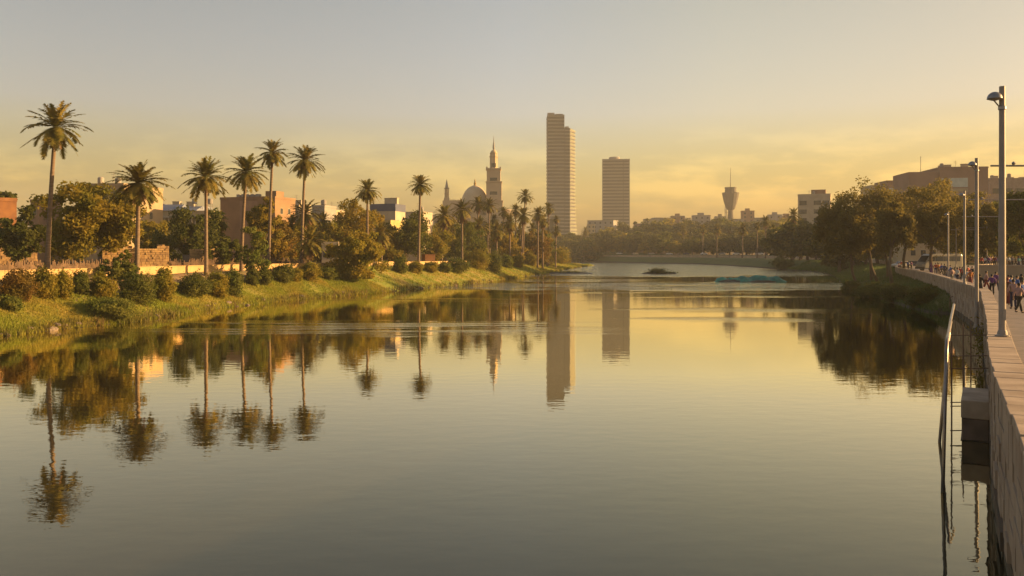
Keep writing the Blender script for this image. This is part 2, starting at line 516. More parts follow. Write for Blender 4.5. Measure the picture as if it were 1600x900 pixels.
# ================================================================ large structure
M_STONE = mat('pale quay stone', (0.45, 0.35, 0.25), 0.85, (0.28, 0.205, 0.14), 0.8, 0.012, 14.0, detail=8, lo=0.3, hi=0.7)
M_STONE_D = mat('joint mortar', (0.13, 0.10, 0.075), 0.95)
M_COPE = mat('worn coping stone', (0.46, 0.36, 0.26), 0.75, (0.28, 0.21, 0.145), 1.3, 0.008, 12.0, detail=8, lo=0.3, hi=0.7)
M_ALGAE = mat('wet algae stone', (0.045, 0.04, 0.025), 0.6, (0.07, 0.055, 0.035), 2.0, 0.01)
M_PLASTER = mat('cream plaster', (0.46, 0.36, 0.22), 0.85, (0.38, 0.29, 0.18), 0.4)
M_WHITE = mat('white render', (0.46, 0.38, 0.27), 0.8, (0.37, 0.30, 0.21), 0.3)
M_BROWN = mat('brown brick wall', (0.30, 0.19, 0.12), 0.9, (0.24, 0.15, 0.10), 0.5, 0.01)
M_ORANGE = mat('orange brick', (0.30, 0.14, 0.055), 0.9, (0.22, 0.10, 0.045), 0.8, 0.01)
M_GREY = mat('grey concrete', (0.30, 0.28, 0.25), 0.9, (0.24, 0.22, 0.2), 0.4)
M_BLUE = mat('blue roof sheet', (0.075, 0.09, 0.14), 0.5, (0.09, 0.10, 0.15), 0.5)
M_BLUEGREY = mat('blue grey roof', (0.20, 0.22, 0.27), 0.6, (0.16, 0.18, 0.23), 0.3)
M_GLASS = mat('dark window glass', (0.035, 0.04, 0.045), 0.12, (0.05, 0.055, 0.06), 0.4, spec=0.6)
M_PALEGLASS = mat('pale window band', (0.50, 0.52, 0.46), 0.25, (0.42, 0.44, 0.40), 0.5, spec=0.5)
M_METAL = mat('grey painted steel', (0.30, 0.26, 0.225), 0.5, (0.23, 0.20, 0.17), 1.5)
M_STEEL = mat('brushed steel tube', (0.26, 0.23, 0.21), 0.3, (0.17, 0.14, 0.12), 2.0, metal=0.75)
M_RUST = mat('rusty steel', (0.13, 0.085, 0.06), 0.7, (0.20, 0.12, 0.08), 3.0, metal=0.3)
M_PAVE_BASE = None

# ---- promenade paving (stone flags) and upper street
m_pv = bpy.data.materials.new('promenade flags')
m_pv.use_nodes = True
n, l = m_pv.node_tree.nodes, m_pv.node_tree.links
tc = n.new('ShaderNodeTexCoord'); mp = n.new('ShaderNodeMapping'); mp.inputs['Rotation'].default_value = (0, 0, R(59))
l.new(tc.outputs['Object'], mp.inputs[0])
bk = n.new('ShaderNodeTexBrick')
bk.inputs['Color1'].default_value = (0.21, 0.175, 0.155, 1); bk.inputs['Color2'].default_value = (0.165, 0.14, 0.12, 1); bk.inputs['Mortar'].default_value = (0.09, 0.075, 0.065, 1)
bk.inputs['Scale'].default_value = 1.0; bk.inputs['Brick Width'].default_value = 1.6; bk.inputs['Row Height'].default_value = 0.7; bk.inputs['Mortar Size'].default_value = 0.025
l.new(mp.outputs[0], bk.inputs['Vector']); l.new(bk.outputs['Color'], n['Principled BSDF'].inputs['Base Color'])
n['Principled BSDF'].inputs['Roughness'].default_value = 0.7

def offset_line(pts, d):
    """polyline moved d metres to its right-hand side"""
    t = np.gradient(pts, axis=0); t /= np.linalg.norm(t, axis=1)[:, None]
    return pts + np.stack([t[:, 1], -t[:, 0]], -1) * d
wl_n = WL[WL[:, 1] < 260]
inn = offset_line(wl_n, 0.5)
nw = len(inn)
outr = np.stack([np.interp(inn[:, 1], [-20, 20, 60, 100, 260], [60, 90, 120, 140, 220]), inn[:, 1]], -1)
pv_v = np.vstack([np.c_[inn, np.full(nw, 2.9)], np.c_[outr, np.full(nw, 2.9)]])
pv_q = [(i, nw + i, nw + i + 1, i + 1) for i in range(nw - 1)]
tag(link('promenade', fast_mesh('promenade', pv_v, quads=pv_q, mats=(m_pv,))), None, None, kind='structure')

UP = [(61, 109), (66, 101.5), (90, 94), (140, 78), (230, 60), (300, 220), (140, 235), (100, 165), (76, 128)]
m_road = mat('upper street asphalt', (0.085, 0.08, 0.075), 0.9, (0.06, 0.055, 0.05), 0.5)
us = MB().prism(UP, 2.5, 4.0).build('upper_street', m_road)
tag(us, None, None, kind='structure')

# ---- quay wall along the promenade
wall = thing('promenade_wall', 'long curving pale stone quay wall with slab coping between river and promenade', 'wall', (0, 0, 0))
rng = np.random.default_rng(11)
def arc(poly):
    s_ = np.r_[0, np.cumsum(np.linalg.norm(np.diff(poly, axis=0), axis=1))]
    return s_
S = arc(WL)
def at_s(s_):
    return np.array([np.interp(s_, S, WL[:, 0]), np.interp(s_, S, WL[:, 1])])
TOPZ = lambda y: float(np.interp(y, [0, 200, 300, 420, 560], [3.4, 3.4, 4.6, 4.9, 4.9]))
s_end_near = float(np.interp(175, WL[:, 1], S))
# backing core
core = MB()
pts_i = offset_line(WL, 0.06); pts_o = offset_line(WL, 0.50)
k = 0
while k < len(WL) - 1:
    j = min(k + (2 if WL[k, 1] < 200 else 5), len(WL) - 1)
    zt = TOPZ(WL[k, 1]) - 0.02; zt2 = TOPZ(WL[j, 1]) - 0.02
    a, b_, c, d = pts_i[k], pts_i[j], pts_o[j], pts_o[k]
    core.add([(*a, -2), (*b_, -2), (*c, -2), (*d, -2), (*a, zt), (*b_, zt2), (*c, zt2), (*d, zt)], [(4, 5, 6, 7), (0, 1, 5, 4), (2, 3, 7, 6)])
    k = j
core.build('wall_core', M_STONE_D, wall)
blocks = MB(); wet = MB(); damp = MB(); cope = MB(); upright = MB()
courses = [(-0.5, 0.12), (0.12, 0.52), (0.52, 0.92), (0.92, 1.34), (1.34, 1.74), (1.74, 2.14), (2.14, 2.50)]
def slab(mb, s0, s1, z0, z1, inset, depth, jit=0.012):
    a, b_ = at_s(s0), at_s(s1)
    t = (b_ - a) / np.linalg.norm(b_ - a); nrm = np.array([t[1], -t[0]])
    j = rng.normal(0, jit)
    a0, b0 = a + nrm * (inset + j), b_ + nrm * (inset + j)
    a1, b1 = a + nrm * (inset + depth), b_ + nrm * (inset + depth)
    mb.add([(*a0, z0), (*b0, z0), (*b1, z0), (*a1, z0), (*a0, z1), (*b0, z1), (*b1, z1), (*a1, z1)],
           [(0, 3, 2, 1), (4, 5, 6, 7), (0, 1, 5, 4), (1, 2, 6, 5), (2, 3, 7, 6), (3, 0, 4, 7)])
for ci, (z0, z1) in enumerate(courses):
    s_ = rng.uniform(0, 0.6)
    while s_ < s_end_near:
        w = rng.uniform(0.55, 1.5)
        slab(wet if ci == 0 else (damp if ci == 1 else blocks), s_ + 0.012, s_ + w - 0.012, z0 + 0.012, z1 - 0.012, 0.0, 0.14, 0.02)
        s_ += w
s_ = 0.0
s_up = float(np.interp(50, WL[:, 1], S))
while s_ < s_up:                               # near stretch: one more course below the coping
    w = rng.uniform(0.7, 1.3)
    slab(blocks, s_ + 0.008, s_ + w - 0.008, 2.507, 3.20, 0.0, 0.14); s_ += w
while s_ < s_end_near:                         # further on: a row of upright slabs with open joints
    slab(upright, s_, s_ + 0.5, 2.51, 3.25, -0.07, 0.24); s_ += 0.84
s_ = 0.0
while s_ < s_end_near:
    w = rng.uniform(0.75, 1.05)
    slab(cope, s_ + 0.012, s_ + w - 0.012, 3.24 + rng.normal(0, 0.004), 3.40 + rng.normal(0, 0.006), -0.06, 0.66, 0.008); s_ += w
# far stretch in long plain courses
while s_ < S[-1] - 3:
    p_ = at_s(s_); zt = TOPZ(p_[1])
    slab(blocks, s_, s_ + 2.96, 0.5, zt - 0.2, -0.02, 0.2); slab(cope, s_, s_ + 2.97, zt - 0.18, zt, -0.08, 0.6); s_ += 3.0
blocks.build('stone_block_face', M_STONE, wall)
wet.build('waterline_course', M_ALGAE, wall)
damp.build('damp_course', mat('stained quay stone', (0.15, 0.11, 0.075), .8, (0.075, 0.065, 0.04), .9, .012, 10, detail=8, lo=.3, hi=.7), wall)
upright.build('upright_slab_row', M_STONE, wall)
cope.build('coping', M_COPE, wall, bevel=0.012)

# retaining wall of the upper street
ret = thing('retaining_wall', 'low tan retaining wall holding up the crowded upper street', 'wall')
a = np.array(UP[8] + (0,))[:2]; rw = MB(); rc = MB()
line = [np.array(p, float) for p in ((76, 128), (61, 109), (66, 101.5), (90, 94), (140, 78), (230, 60))]
for p0, p1 in zip(line[:-1], line[1:]):
    t = (p1 - p0) / np.linalg.norm(p1 - p0); nm = np.array([-t[1], t[0]]) * -1
    L = np.linalg.norm(p1 - p0); c = (p0 + p1) / 2 - np.array([t[1], -t[0]]) * -0.17
    rw.obox(c, t, (-t[1], t[0]), L / 2 + 0.1, 0.15, 2.6, 4.42)
    rc.obox(c, t, (-t[1], t[0]), L / 2 + 0.16, 0.21, 4.423, 4.54)
rw.build('wall_face', M_PLASTER if False else mat('tan plaster', (0.36, 0.26, 0.16), 0.9, (0.29, 0.21, 0.13), 0.5), ret)
rc.build('coping', M_COPE, ret)

# stone pier block stepping out of the quay wall into the water
wy = 27.6
wp = np.array([np.interp(wy, WL[:, 1], WL[:, 0]), wy]); tdir = at_s(np.interp(wy + 1, WL[:, 1], S)) - at_s(np.interp(wy - 1, WL[:, 1], S)); tdir /= np.linalg.norm(tdir)
ndir = np.array([-tdir[1], tdir[0]])
pier = thing('stone_pier', 'squat two-course stone pier block jutting from the quay wall into the water', 'pier')
c = wp + ndir * 0.40
MB().obox(c, tdir, ndir, 1.5, 0.40, 0.72, 1.30).build('top_course', M_COPE, pier, bevel=0.03)
MB().obox(c, tdir, ndir, 1.47, 0.38, 0.02, 0.715).build('lower_course', mat('damp pier stone', (0.17, 0.12, 0.085), 0.7, (0.10, 0.075, 0.05), 1.6, 0.015, 9.0), pier, bevel=0.03)
MB().obox(c, tdir, ndir, 1.5, 0.41, -1.4, 0.015).build('wet_foot', M_ALGAE, pier)

# ---------------------------------------------------------------- buildings
def wbox(name, m, parent, x0, x1, y0, y1, z0, z1):
    return MB().box(x0, x1, y0, y1, z0, z1).build(name, m, parent)
def building(name, label, x0, x1, ytop, d, depth, m_wall, rz=0.0, zb=2.5, cat='building', m_roof=None, parapet=0.6):
    """a block whose front stands d metres away between photo columns x0 and x1; local x along the front, y into depth; returns root, width, height"""
    X0, X1 = (x0 - CX) / F * d, (x1 - CX) / F * d
    zt = CAMZ - (ytop - HY) / F * d
    b_ = thing(name, label, cat, ((X0 + X1) / 2, d, zb), rz)
    w = (X1 - X0); h = zt - zb
    wbox('wall', m_wall, b_, -w / 2, w / 2, 0, depth, 0, h)
    # roof slab set inside a parapet
    p = MB()
    t = 0.3
    for q_ in ((-w / 2 - .08, w / 2 + .08, -.08, t), (-w / 2 - .08, w / 2 + .08, depth - t, depth + .08), (-w / 2 - .08, -w / 2 + t, t + .003, depth - t - .003), (w / 2 - t, w / 2 + .08, t + .003, depth - t - .003)):
        p.box(q_[0], q_[1], q_[2], q_[3], h + .003, h + parapet)
    p.build('parapet', m_roof or m_wall, b_)
    return b_, w, h
def window_row(b_, xs, z, ww, wh, m=None, y=0.0, frame=None, name='window', sill=True):
    for x in xs:
        f = MB().box(x - ww / 2 - .08, x + ww / 2 + .08, y - .05, y + .15, z - .08, z + wh + .08).build(name, frame or M_WHITE, b_)
        MB().box(x - ww / 2, x + ww / 2, y - .07, y - .02, z, z + wh).build('pane', m or M_GLASS, f)
def side_windows(b_, w, ys, z, ww, wh, m=None):
    for y in ys:
        f = MB().box(w / 2 - .1, w / 2 + .05, y - ww / 2 - .08, y + ww / 2 + .08, z - .08, z + wh + .08).build('window', M_WHITE, b_)
        MB().box(w / 2 + .01, w / 2 + .07, y - ww / 2, y + ww / 2, z, z + wh).build('pane', m or M_GLASS, f)
def roof_clutter(b_, w, h, depth, n_, rng_):
    for i in range(n_):
        x = rng_.uniform(-w * .42, w * .42); y = rng_.uniform(1.5, depth * .7)
        k_ = rng_.integers(0, 3)
        if k_ == 0:
            t = MB(); t.lathe([(0.55, h + .9), (0.62, h + 1.0), (0.62, h + 2.0), (0.45, h + 2.2), (0.1, h + 2.28)], 12, (x, y))
            for sx in (-.4, .4):
                for sy in (-.4, .4): t.box(x + sx - .05, x + sx + .05, y + sy - .05, y + sy + .05, h, h + .9)
            t.build('water_tank', M_GREY, b_)
        elif k_ == 1:
            t = MB(); t.box(x - .9, x + .9, y - .6, y + .6, h + .003, h + 1.5); t.box(x - 1.0, x + 1.0, y - .7, y + .7, h + 1.503, h + 1.62); t.build('stair_housing', M_WHITE, b_)
        else:
            t = MB(); t.tube([(x, y, h), (x, y, h + 3.2)], .05, 6)
            for zz in (2.2, 2.6, 3.0): t.tube([(x - .5, y, h + zz), (x + .5, y, h + zz)], .025, 5)
            t.build('aerial', M_METAL, b_)
brng = np.random.default_rng(3)
def G4(x, d):
    return gz((x - CX) / F * d, d)

# --- left bank
b, w, h = building('brick_house', 'orange brick house end at the far left edge, sunlit', -45, 21, 314, 132, 9, M_ORANGE, R(38), 3.4)
window_row(b, (-2.0, 1.2), 4.2, 1.0, 1.3)
b, w, h = building('narrow_house', 'narrow house peeping over the dark tree left of the tallest palm', 47, 61, 316, 172, 7, M_BROWN, R(-8), 3.4)
window_row(b, (0,), h - 2.6, .8, 1.1)
b, w, h = building('apartment_block', 'tall block behind the big spreading tree with a bright sunlit end wall', 128, 196, 291, 170, 14, mat('dusty grey render', (0.36, 0.27, 0.16), 0.9, (0.30, 0.22, 0.13), 0.4), R(-9), 3.4)
for z in (3, 6.5, 10, 13.5): window_row(b, (-2.6, 0.2, 2.8), z, 1.2, 1.5)
for z in (6.5, 10, 13.5): side_windows(b, w, (2.5, 6.0, 9.5), z, 1.0, 1.4)
roof_clutter(b, w, h, 14, 3, brng)
# long low school-like hall with colonnade
b, w, h = building('colonnade_hall', 'long low hall with blue grey roofs and a row of pale columns', 214, 336, 333, 205, 16, M_PLASTER, R(-5), 3.4)
for x0_, x1_, hh in ((-w / 2, -w / 2 + 4.6, 1.9), (-w / 2 + 5, -w / 2 + 10.3, 1.7), (-w / 2 + 11.0, -w / 2 + 15.0, 1.2)):
    r_ = MB(); r_.add([(x0_, -.6, h + .62), (x1_, -.6, h + .62), (x1_, 9, h + .62), (x0_, 9, h + .62), (x0_, 3, h + .62 + hh), (x1_, 3, h + .62 + hh), (x1_, 8, h + .62 + hh), (x0_, 8, h + .62 + hh)],
        [(0, 3, 2, 1), (4, 5, 6, 7), (0, 1, 5, 4), (1, 2, 6, 5), (2, 3, 7, 6), (3, 0, 4, 7)]); r_.build('roof', M_BLUEGREY, b)
for i in range(14):
    x = -w / 2 + 5.4 + i * .98
    MB().lathe([(.22, 0), (.22, .3), (.16, .4), (.16, h - 1.4), (.24, h - 1.2)], 10, (x, -1.2)).build('column', M_WHITE, b)
MB().box(-w / 2 + 4.6, w / 2 - .4, -1.6, -.15, h - 1.17, h - .7).build('entablature', M_WHITE, b)
MB().box(-w / 2 - .2, -w / 2 + 4.4, -3.2, -.1, h - 4.6, h - 2.4).build('terrace', mat('sunlit yellow wall', (0.55, 0.42, 0.2), .85), b)
window_row(b, (-w / 2 + 1.2, -w / 2 + 3.0), h - 1.9, 1.1, 1.2)
roof_clutter(b, w, h + 1.5, 9, 4, brng)
b, w, h = building('brown_block', 'broad windowless brown block with sunlit orange end behind the palms', 337, 436, 311, 180, 8, mat('brown render', (0.27, 0.17, 0.095), .9, (0.20, 0.125, 0.075), .25), R(-17), 3.4, parapet=.5)
MB().box(w / 2 - 3.0, w / 2 - .35, 1, 4, h + .003, h + 1.7).build('stair_tower', mat('brown render', (0.3, 0.2, 0.13)), b)
MB().box(-w / 2 + 5, -w / 2 + 9.4, -.06, 3, h * .55, h - .4).build('wall_panel', M_BROWN, b)
for i in range(5):
    x = -w / 2 + 3.8 + i * 1.2; MB().box(x - .4, x + .4, 1, 2, h + .503, h + 1.15).build('air_unit', M_GREY, b)
side_windows(b, w, (2.5, 5.5), h - 3.2, .9, 1.2)
for lab, x0, x1, yt, d, mm, rz in (('small pale house directly right of the brown block', 450, 468, 321, 230, M_WHITE, -12), ('stepped grey house behind the bushy young palm', 487, 508, 324, 225, M_GREY, -14),
                                   ('small low house right of the stepped grey house', 508, 522, 331, 240, M_PLASTER, -14)):
    b, w, h = building('town_house', lab, x0, x1, yt, d, 7, mm, R(rz), 3.2)
    for z in (h - 2.6, h - 5.6): window_row(b, (-w * .25, w * .25), z, .8, 1.2)
    roof_clutter(b, w, h, 6, 2, brng)
b, w, h = building('blue_topped_block', 'pale block with a deep blue roof band and sunlit end right of the seventh palm', 577, 619, 330, 215, 7, M_WHITE, R(-14), 3.0, m_roof=M_BLUE, parapet=1.9)
window_row(b, (-2.4, -.6, 1.2), h - 4.2, 1.0, 1.4); side_windows(b, w, (2, 5), h - 3.6, .9, 1.3)
roof_clutter(b, w, h + 1.9, 5, 2, brng)
b, w, h = building('white_block', 'low white block with sunlit end behind the slender eighth palm', 622, 662, 334, 240, 8, M_WHITE, R(-14), 3.0)
window_row(b, (-2.4, 0, 2.4), h - 2.9, 1.0, 1.4); side_windows(b, w, (2.2, 5.4), h - 2.9, .9, 1.3); roof_clutter(b, w, h, 6, 3, brng)
b, w, h = building('yellow_house', 'little yellow balcony house half hidden between the bushy trees', 588, 612, 348, 190, 7, mat('yellow plaster', (0.52, 0.40, 0.16), .85), R(-24), 3.0)
window_row(b, (-.9, .9), h - 2.4, .8, 1.2); MB().box(-w / 2 - .2, w / 2 + .2, -1.1, -.003, h - 3.4, h - 2.9).build('balcony', M_PLASTER, b)
# walled garden house and the ruined garden walls
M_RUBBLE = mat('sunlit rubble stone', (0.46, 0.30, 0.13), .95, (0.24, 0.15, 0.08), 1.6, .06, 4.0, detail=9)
def rubble_house(label, x0, x1, ytop, d, depth, rz, seed):
    """roofless house of stacked rough stones with a broken wall top"""
    r_ = np.random.default_rng(seed)
    X0, X1 = (x0 - CX) / F * d, (x1 - CX) / F * d
    h = CAMZ - (ytop - HY) / F * d - 3.6
    b_ = thing('stone_house', label, 'ruin', ((X0 + X1) / 2, d, 3.6), rz)
    w = X1 - X0
    def course_wall(L, place):
        mb = MB(); z = -.2
        while z < h - .05:
            hh = r_.uniform(.22, .42); x = 0
            while x < L:
                ww = r_.uniform(.3, .85)
                edge = h - r_.uniform(-.1, .35) - .25 * abs(math.sin(x * .9 + seed))
                if z + hh < edge or z < h * .6:
                    j = r_.normal(0, .035)
                    place(mb, x + .015, min(x + ww - .015, L), j, z + .012, z + hh - .012)
                x += ww
            z += hh
        return mb
    course_wall(w, lambda mb, a0, a1, j, z0, z1: mb.box(-w / 2 + a0, -w / 2 + a1, j, .35 + j, z0, z1)).build('front_wall', M_RUBBLE, b_, bevel=.03)
    course_wall(depth, lambda mb, a0, a1, j, z0, z1: mb.box(w / 2 - .36 + j, w / 2 + j, .4 + a0, .4 + a1, z0, z1)).build('end_wall', M_RUBBLE, b_, bevel=.03)
    wbox('wall_core', M_STONE_D, b_, -w / 2 + .1, w / 2 - .12, .1, depth, -.2, h * .62)
    return b_
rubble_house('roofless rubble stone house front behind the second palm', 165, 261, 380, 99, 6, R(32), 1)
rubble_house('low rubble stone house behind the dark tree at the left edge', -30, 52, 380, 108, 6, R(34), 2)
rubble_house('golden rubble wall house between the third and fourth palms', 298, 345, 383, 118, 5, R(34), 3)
b, w, h = building('brick_hut', 'small orange brick hut beside the end of the golden garden wall', 664, 680, 398, 186, 3, M_ORANGE, R(20), 2.6, parapet=.1)
b, w, h = building('pale_villa', 'pale villa showing between the trunks of the bushy palms', 503, 528, 383, 150, 6, M_WHITE, R(10), 3.4)
window_row(b, (-.8, .9), h - 2.2, .8, 1.2)
b, w, h = building('grove_house', 'cream house glimpsed behind the palm grove trunks', 892 - 60, 865, 344, 330, 9, M_PLASTER, R(0), 1.5)
window_row(b, (-2, 0, 2), h - 4, 1, 1.6); window_row(b, (-2, 0, 2), h - 8, 1, 1.6)

# low golden wall along the bank, rough fence behind it
def strip_wall(name, label, line, zfun, hgt, th_, m, cat='wall', capm=None):
    t_ = thing(name, label, cat)
    mb = MB(); cp = MB()
    for p0, p1 in zip(line[:-1], line[1:]):
        t = (p1 - p0) / np.linalg.norm(p1 - p0); L = np.linalg.norm(p1 - p0); c = (p0 + p1) / 2
        z = zfun(c)
        mb.obox(c, t, (-t[1], t[0]), L / 2 + .01, th_ / 2, z - 1.2, z + hgt)
        if capm: cp.obox(c, t, (-t[1], t[0]), L / 2 + .01, th_ / 2 + .05, z + hgt + .003, z + hgt + .1)
    mb.build('wall_face', m, t_)
    if capm: cp.build('coping', capm, t_)
    return t_
lbn = LB[(LB[:, 1] > 40) & (LB[:, 1] < 215)]
gl = offset_line(lbn, -9.4)
kern = np.ones(9) / 9
gl = np.stack([np.convolve(np.pad(gl[:, i], 4, 'edge'), kern, 'valid') for i in (0, 1)], -1)
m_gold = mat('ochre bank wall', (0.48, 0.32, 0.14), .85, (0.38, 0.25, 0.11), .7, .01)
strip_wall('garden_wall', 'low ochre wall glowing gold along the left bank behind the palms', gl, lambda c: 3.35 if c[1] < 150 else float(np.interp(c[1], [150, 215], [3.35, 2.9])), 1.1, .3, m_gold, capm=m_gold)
fl = offset_line(lbn[lbn[:, 1] < 130], -14.5)
fence = thing('rough_fence', 'rough weathered picket fence behind the golden bank wall', 'fence')
mb = MB(); rl = MB()
fs = arc(fl); frng = random.Random(5)
s_ = 0
while s_ < fs[-1]:
    x, y = np.interp(s_, fs, fl[:, 0]), np.interp(s_, fs, fl[:, 1])
    hh = frng.uniform(.75, 1.5)
    mb.box(x - .05, x + .05, y - .07, y + .07, 3.6, 3.9 + hh); s_ += frng.uniform(.09, .17)
for i in range(0, len(fl) - 1):
    for zz in (4.25, 4.8): rl.tube([(*fl[i], zz), (*fl[i + 1], zz)], .04, 5, caps=False)
M_WOOD = mat('grey weathered wood', (0.17, 0.11, 0.065), .9, (0.09, 0.06, 0.04), 1.2)
mb.build('pickets', M_WOOD, fence); rl.build('rail', M_WOOD, fence)

# --- right bank
b, w, h = building('office_block', 'white office block with four rows of dark strip windows above the right trees', 1248, 1296, 306, 380, 16, M_WHITE, R(-22), 3.5, parapet=.9)
for z in np.linspace(h - 4.2, h - 24, 6):
    window_row(b, (-w * .34, w * .0 + 1.4), z, w * .22, 2.0); window_row(b, (w * .36,), z, w * .2, 2.0)
    side_windows(b, w, (4, 8, 12), z, 2.4, 2.0)
MB().box(-w * .1, w * .35, 3, 9, h + .003, h + 3.0).build('roof_house', M_BROWN, b); roof_clutter(b, w, h, 12, 4, brng)
M_BRN2 = mat('red brown cladding', (0.36, 0.23, 0.16), .8, (0.30, 0.19, 0.13), .2)
b, w, h = building('brown_office', 'large red brown office building with pale window bands and a glowing sunlit end', 1470, 1542, 263, 250, 16, M_BRN2, R(-6), 2.6, parapet=.5)
window_row(b, (-1.6,), h - 5.6, 5.4, 2.7, M_PALEGLASS, name='window_band'); window_row(b, (-1.6,), h - 6.9, 5.4, .8, M_PLASTER, name='louvre_band')
window_row(b, (-w * .44,), h - 9, .5, 6, M_PALEGLASS, name='window_slot')
for z in (h - 12, h - 16, h - 20): window_row(b, (-4, 0, 4), z, 2.6, 1.6)
for y in (3, 7, 11): MB().box(w / 2 + .003, w / 2 + .2, y - .4, y + .4, h - 14, h - 2).build('pilaster', M_BRN2, b)
roof_clutter(b, w, h, 12, 6, brng)
wg = MB().box(-w / 2 - 8.8, -w / 2 - .01, .6, 14, 0, h - .9).build('wing', M_BRN2, b)
f = MB().box(-w / 2 - 8.2, -w / 2 - 3.2, .5, .75, h - 8.6, h - 5.6).build('window_band', M_WHITE, b); MB().box(-w / 2 - 8.0, -w / 2 - 3.4, .46, .6, h - 8.4, h - 5.8).build('pane', M_PALEGLASS, f)
MB().tube([(-w / 2 - 4, 4, h - .9), (-w / 2 - 4, 4, h + 4.2)], .08, 6).build('mast', M_METAL, b)
b, w, h = building('grey_office', 'grey office wing cut by the right edge behind the street lamps', 1546, 1640, 281, 275, 14, mat('warm grey cladding', (0.30, 0.25, 0.2), .85), R(0), 2.6, parapet=.6)
for z in (h - 4.6, h - 8.6, h - 12.6): window_row(b, (-w * .38, -w * .19, 0, w * .19, w * .38), z, 2.9, 1.8)
roof_clutter(b, w, h, 12, 7, brng)
b, w, h = building('low_office', 'lower brown office with pale corner windows between the trees and the large office', 1386, 1426, 284, 300, 12, M_BRN2, R(-4), 3.0, parapet=.5)
window_row(b, (-2.6,), h - 5.5, 2.6, 3.2, M_PALEGLASS, name='window_band'); window_row(b, (2,), h - 5, 2.4, 1.6)
b, w, h = building('low_office', 'pale stepped office just left of the lower brown office', 1362, 1386, 291, 320, 12, M_WHITE, R(-4), 3.0, parapet=.5)
for z in (h - 3, h - 6.5): window_row(b, (-1.5, 1.5), z, 1.8, 1.4)
b, w, h = building('street_house', 'pale house front behind the minibus and the right bank trunks', 1415, 1470, 384, 205, 8, M_PLASTER, R(-5), 2.8)
window_row(b, (-2.4, 0, 2.4), h - 2.4, 1.1, 1.3)

# --- the two towers and the flared control tower
M_TSLAB = mat('tower balcony slab', (0.22, 0.22, 0.20), .8, (0.18, 0.18, 0.165), .1)
M_TGLASS = mat('tower glass', (0.022, 0.024, 0.026), .45, (0.018, 0.019, 0.02), .15, spec=.5)
M_TGREEN = mat('pale green balcony', (0.26, 0.29, 0.18), .7)
D1 = 900.0; px = D1 / F
tw = thing('high_rise', 'taller stepped high-rise tower with banded floors and flared green right edge', 'skyscraper', ((855 - CX) * px, D1, 3.5), R(0))
H1 = (HY - 178) * px + 2.5; H2 = (HY - 199) * px + 2.5
def flare(z):          # right edge moves out towards the foot
    return float(np.interp(z, [0, 12, 35, 60, H1], [(906 - 855) * px, (904.5 - 855) * px, (902 - 855) * px, (900.5 - 855) * px, (900.5 - 855) * px]))
xs_mid = (882 - 855) * px; xs_side = (890.5 - 855) * px
fl_h = 3.85
nfl = int(H1 / fl_h)
bodyL = MB(); bodyL.box(.7, xs_mid - .01, .6, 24, 0, H1 - .6); bodyL.build('left_shaft', M_TGLASS, tw)
bodyR = MB()
zz = 0.0
while zz < H2 - .6:
    z2 = min(zz + fl_h, H2 - .6); xa, xb = flare(zz) - .8, flare(z2) - .8
    bodyR.add([(xs_mid, .9, zz), (xs_side + .01 * 0, .9, zz), (xa, 16, zz), (xs_mid, 24, zz), (xs_mid, .9, z2), (xs_side, .9, z2), (xb, 16, z2), (xs_mid, 24, z2)],
              [(0, 1, 5, 4), (1, 2, 6, 5), (2, 3, 7, 6), (4, 5, 6, 7), (0, 3, 2, 1)]); zz = z2
bodyR.build('right_shaft', M_TGLASS, tw)
for i in range(nfl + 1):
    z = min(i * fl_h + .4, H1 - .9)
    MB().box(0, xs_mid - .25, 0, 24.2, z, z + 1.5).build('floor_slab', M_TSLAB, tw)
    if z < H2 - 1:
        xr = flare(z)
        MB().prism([(xs_mid + .25, .35), (xs_side, .35), (xr, 15.4), (xr - 1, 24.2), (xs_mid + .25, 24.2)], z, z + 1.25).build('floor_slab', M_TSLAB, tw)
        bal = MB(); bal.prism([(xs_side + .1, .1), (xs_side + .6, .1), (xr + .5, 15.2), (xr + .1, 15.6)], z + 1.26, z + 2.0)
        bal.build('side_balcony', M_TGREEN, tw)
cl = MB(); cl.box(.5, 8, 2, 9, H1 - .55, H1 + 1.6); cl.box(9, 17, 3, 10, H1 - .55, H1 + .6); cl.build('roof_plant', M_GREY, tw)
MB().box(xs_mid + 1, xs_mid + 5, 4, 12, H2 - .55, H2 + 1.6).build('roof_plant', M_GREY, tw)
D2 = 1000.0; px = D2 / F
tw2 = thing('high_rise', 'shorter plain high-rise slab with a small roof box, right of the taller tower', 'skyscraper', ((941 - CX) * px, D2, 3.5), R(-6))
W2 = 42.5 * px; H = (HY - 249) * px + 2.5
MB().box(.5, W2 - .5, .5, 20, 0, H - .4).build('shaft', M_TGLASS, tw2)
for i in range(30):
    z = 1 + i * (H - 2.4) / 29
    MB().box(0, W2 * .76, 0, 20.2, z, z + 1.7).build('floor_slab', M_TSLAB, tw2)
    MB().box(W2 * .78, W2, -.1, 20.2, z, z + 1.7).build('floor_slab', M_TSLAB, tw2)
MB().box(-.1, .75, -.1, 1, 0, H + .4).build('corner_rib', M_TSLAB, tw2); MB().box(W2 - .75, W2 + .1, -.2, 1, 0, H + .4).build('corner_rib', M_TSLAB, tw2)
rb_ = MB(); rb_.lathe([(6.5, H - .4), (6.8, H + 2.0), (6.2, H + 3.4)], 20, (W2 * .45, 9)); rb_.build('roof_house', M_GREY, tw2)
D3 = 860.0; px = D3 / F
M_CT = mat('dark tower concrete', (0.13, 0.115, 0.09), .9, (0.10, 0.09, 0.075), .1)
ct = thing('control_tower', 'distant funnel-shaped control tower with a thin mast on its roof', 'tower', ((1141.5 - CX) * px, D3, 8), R(10))
zz = lambda y: CAMZ - (y - HY) * px - 8
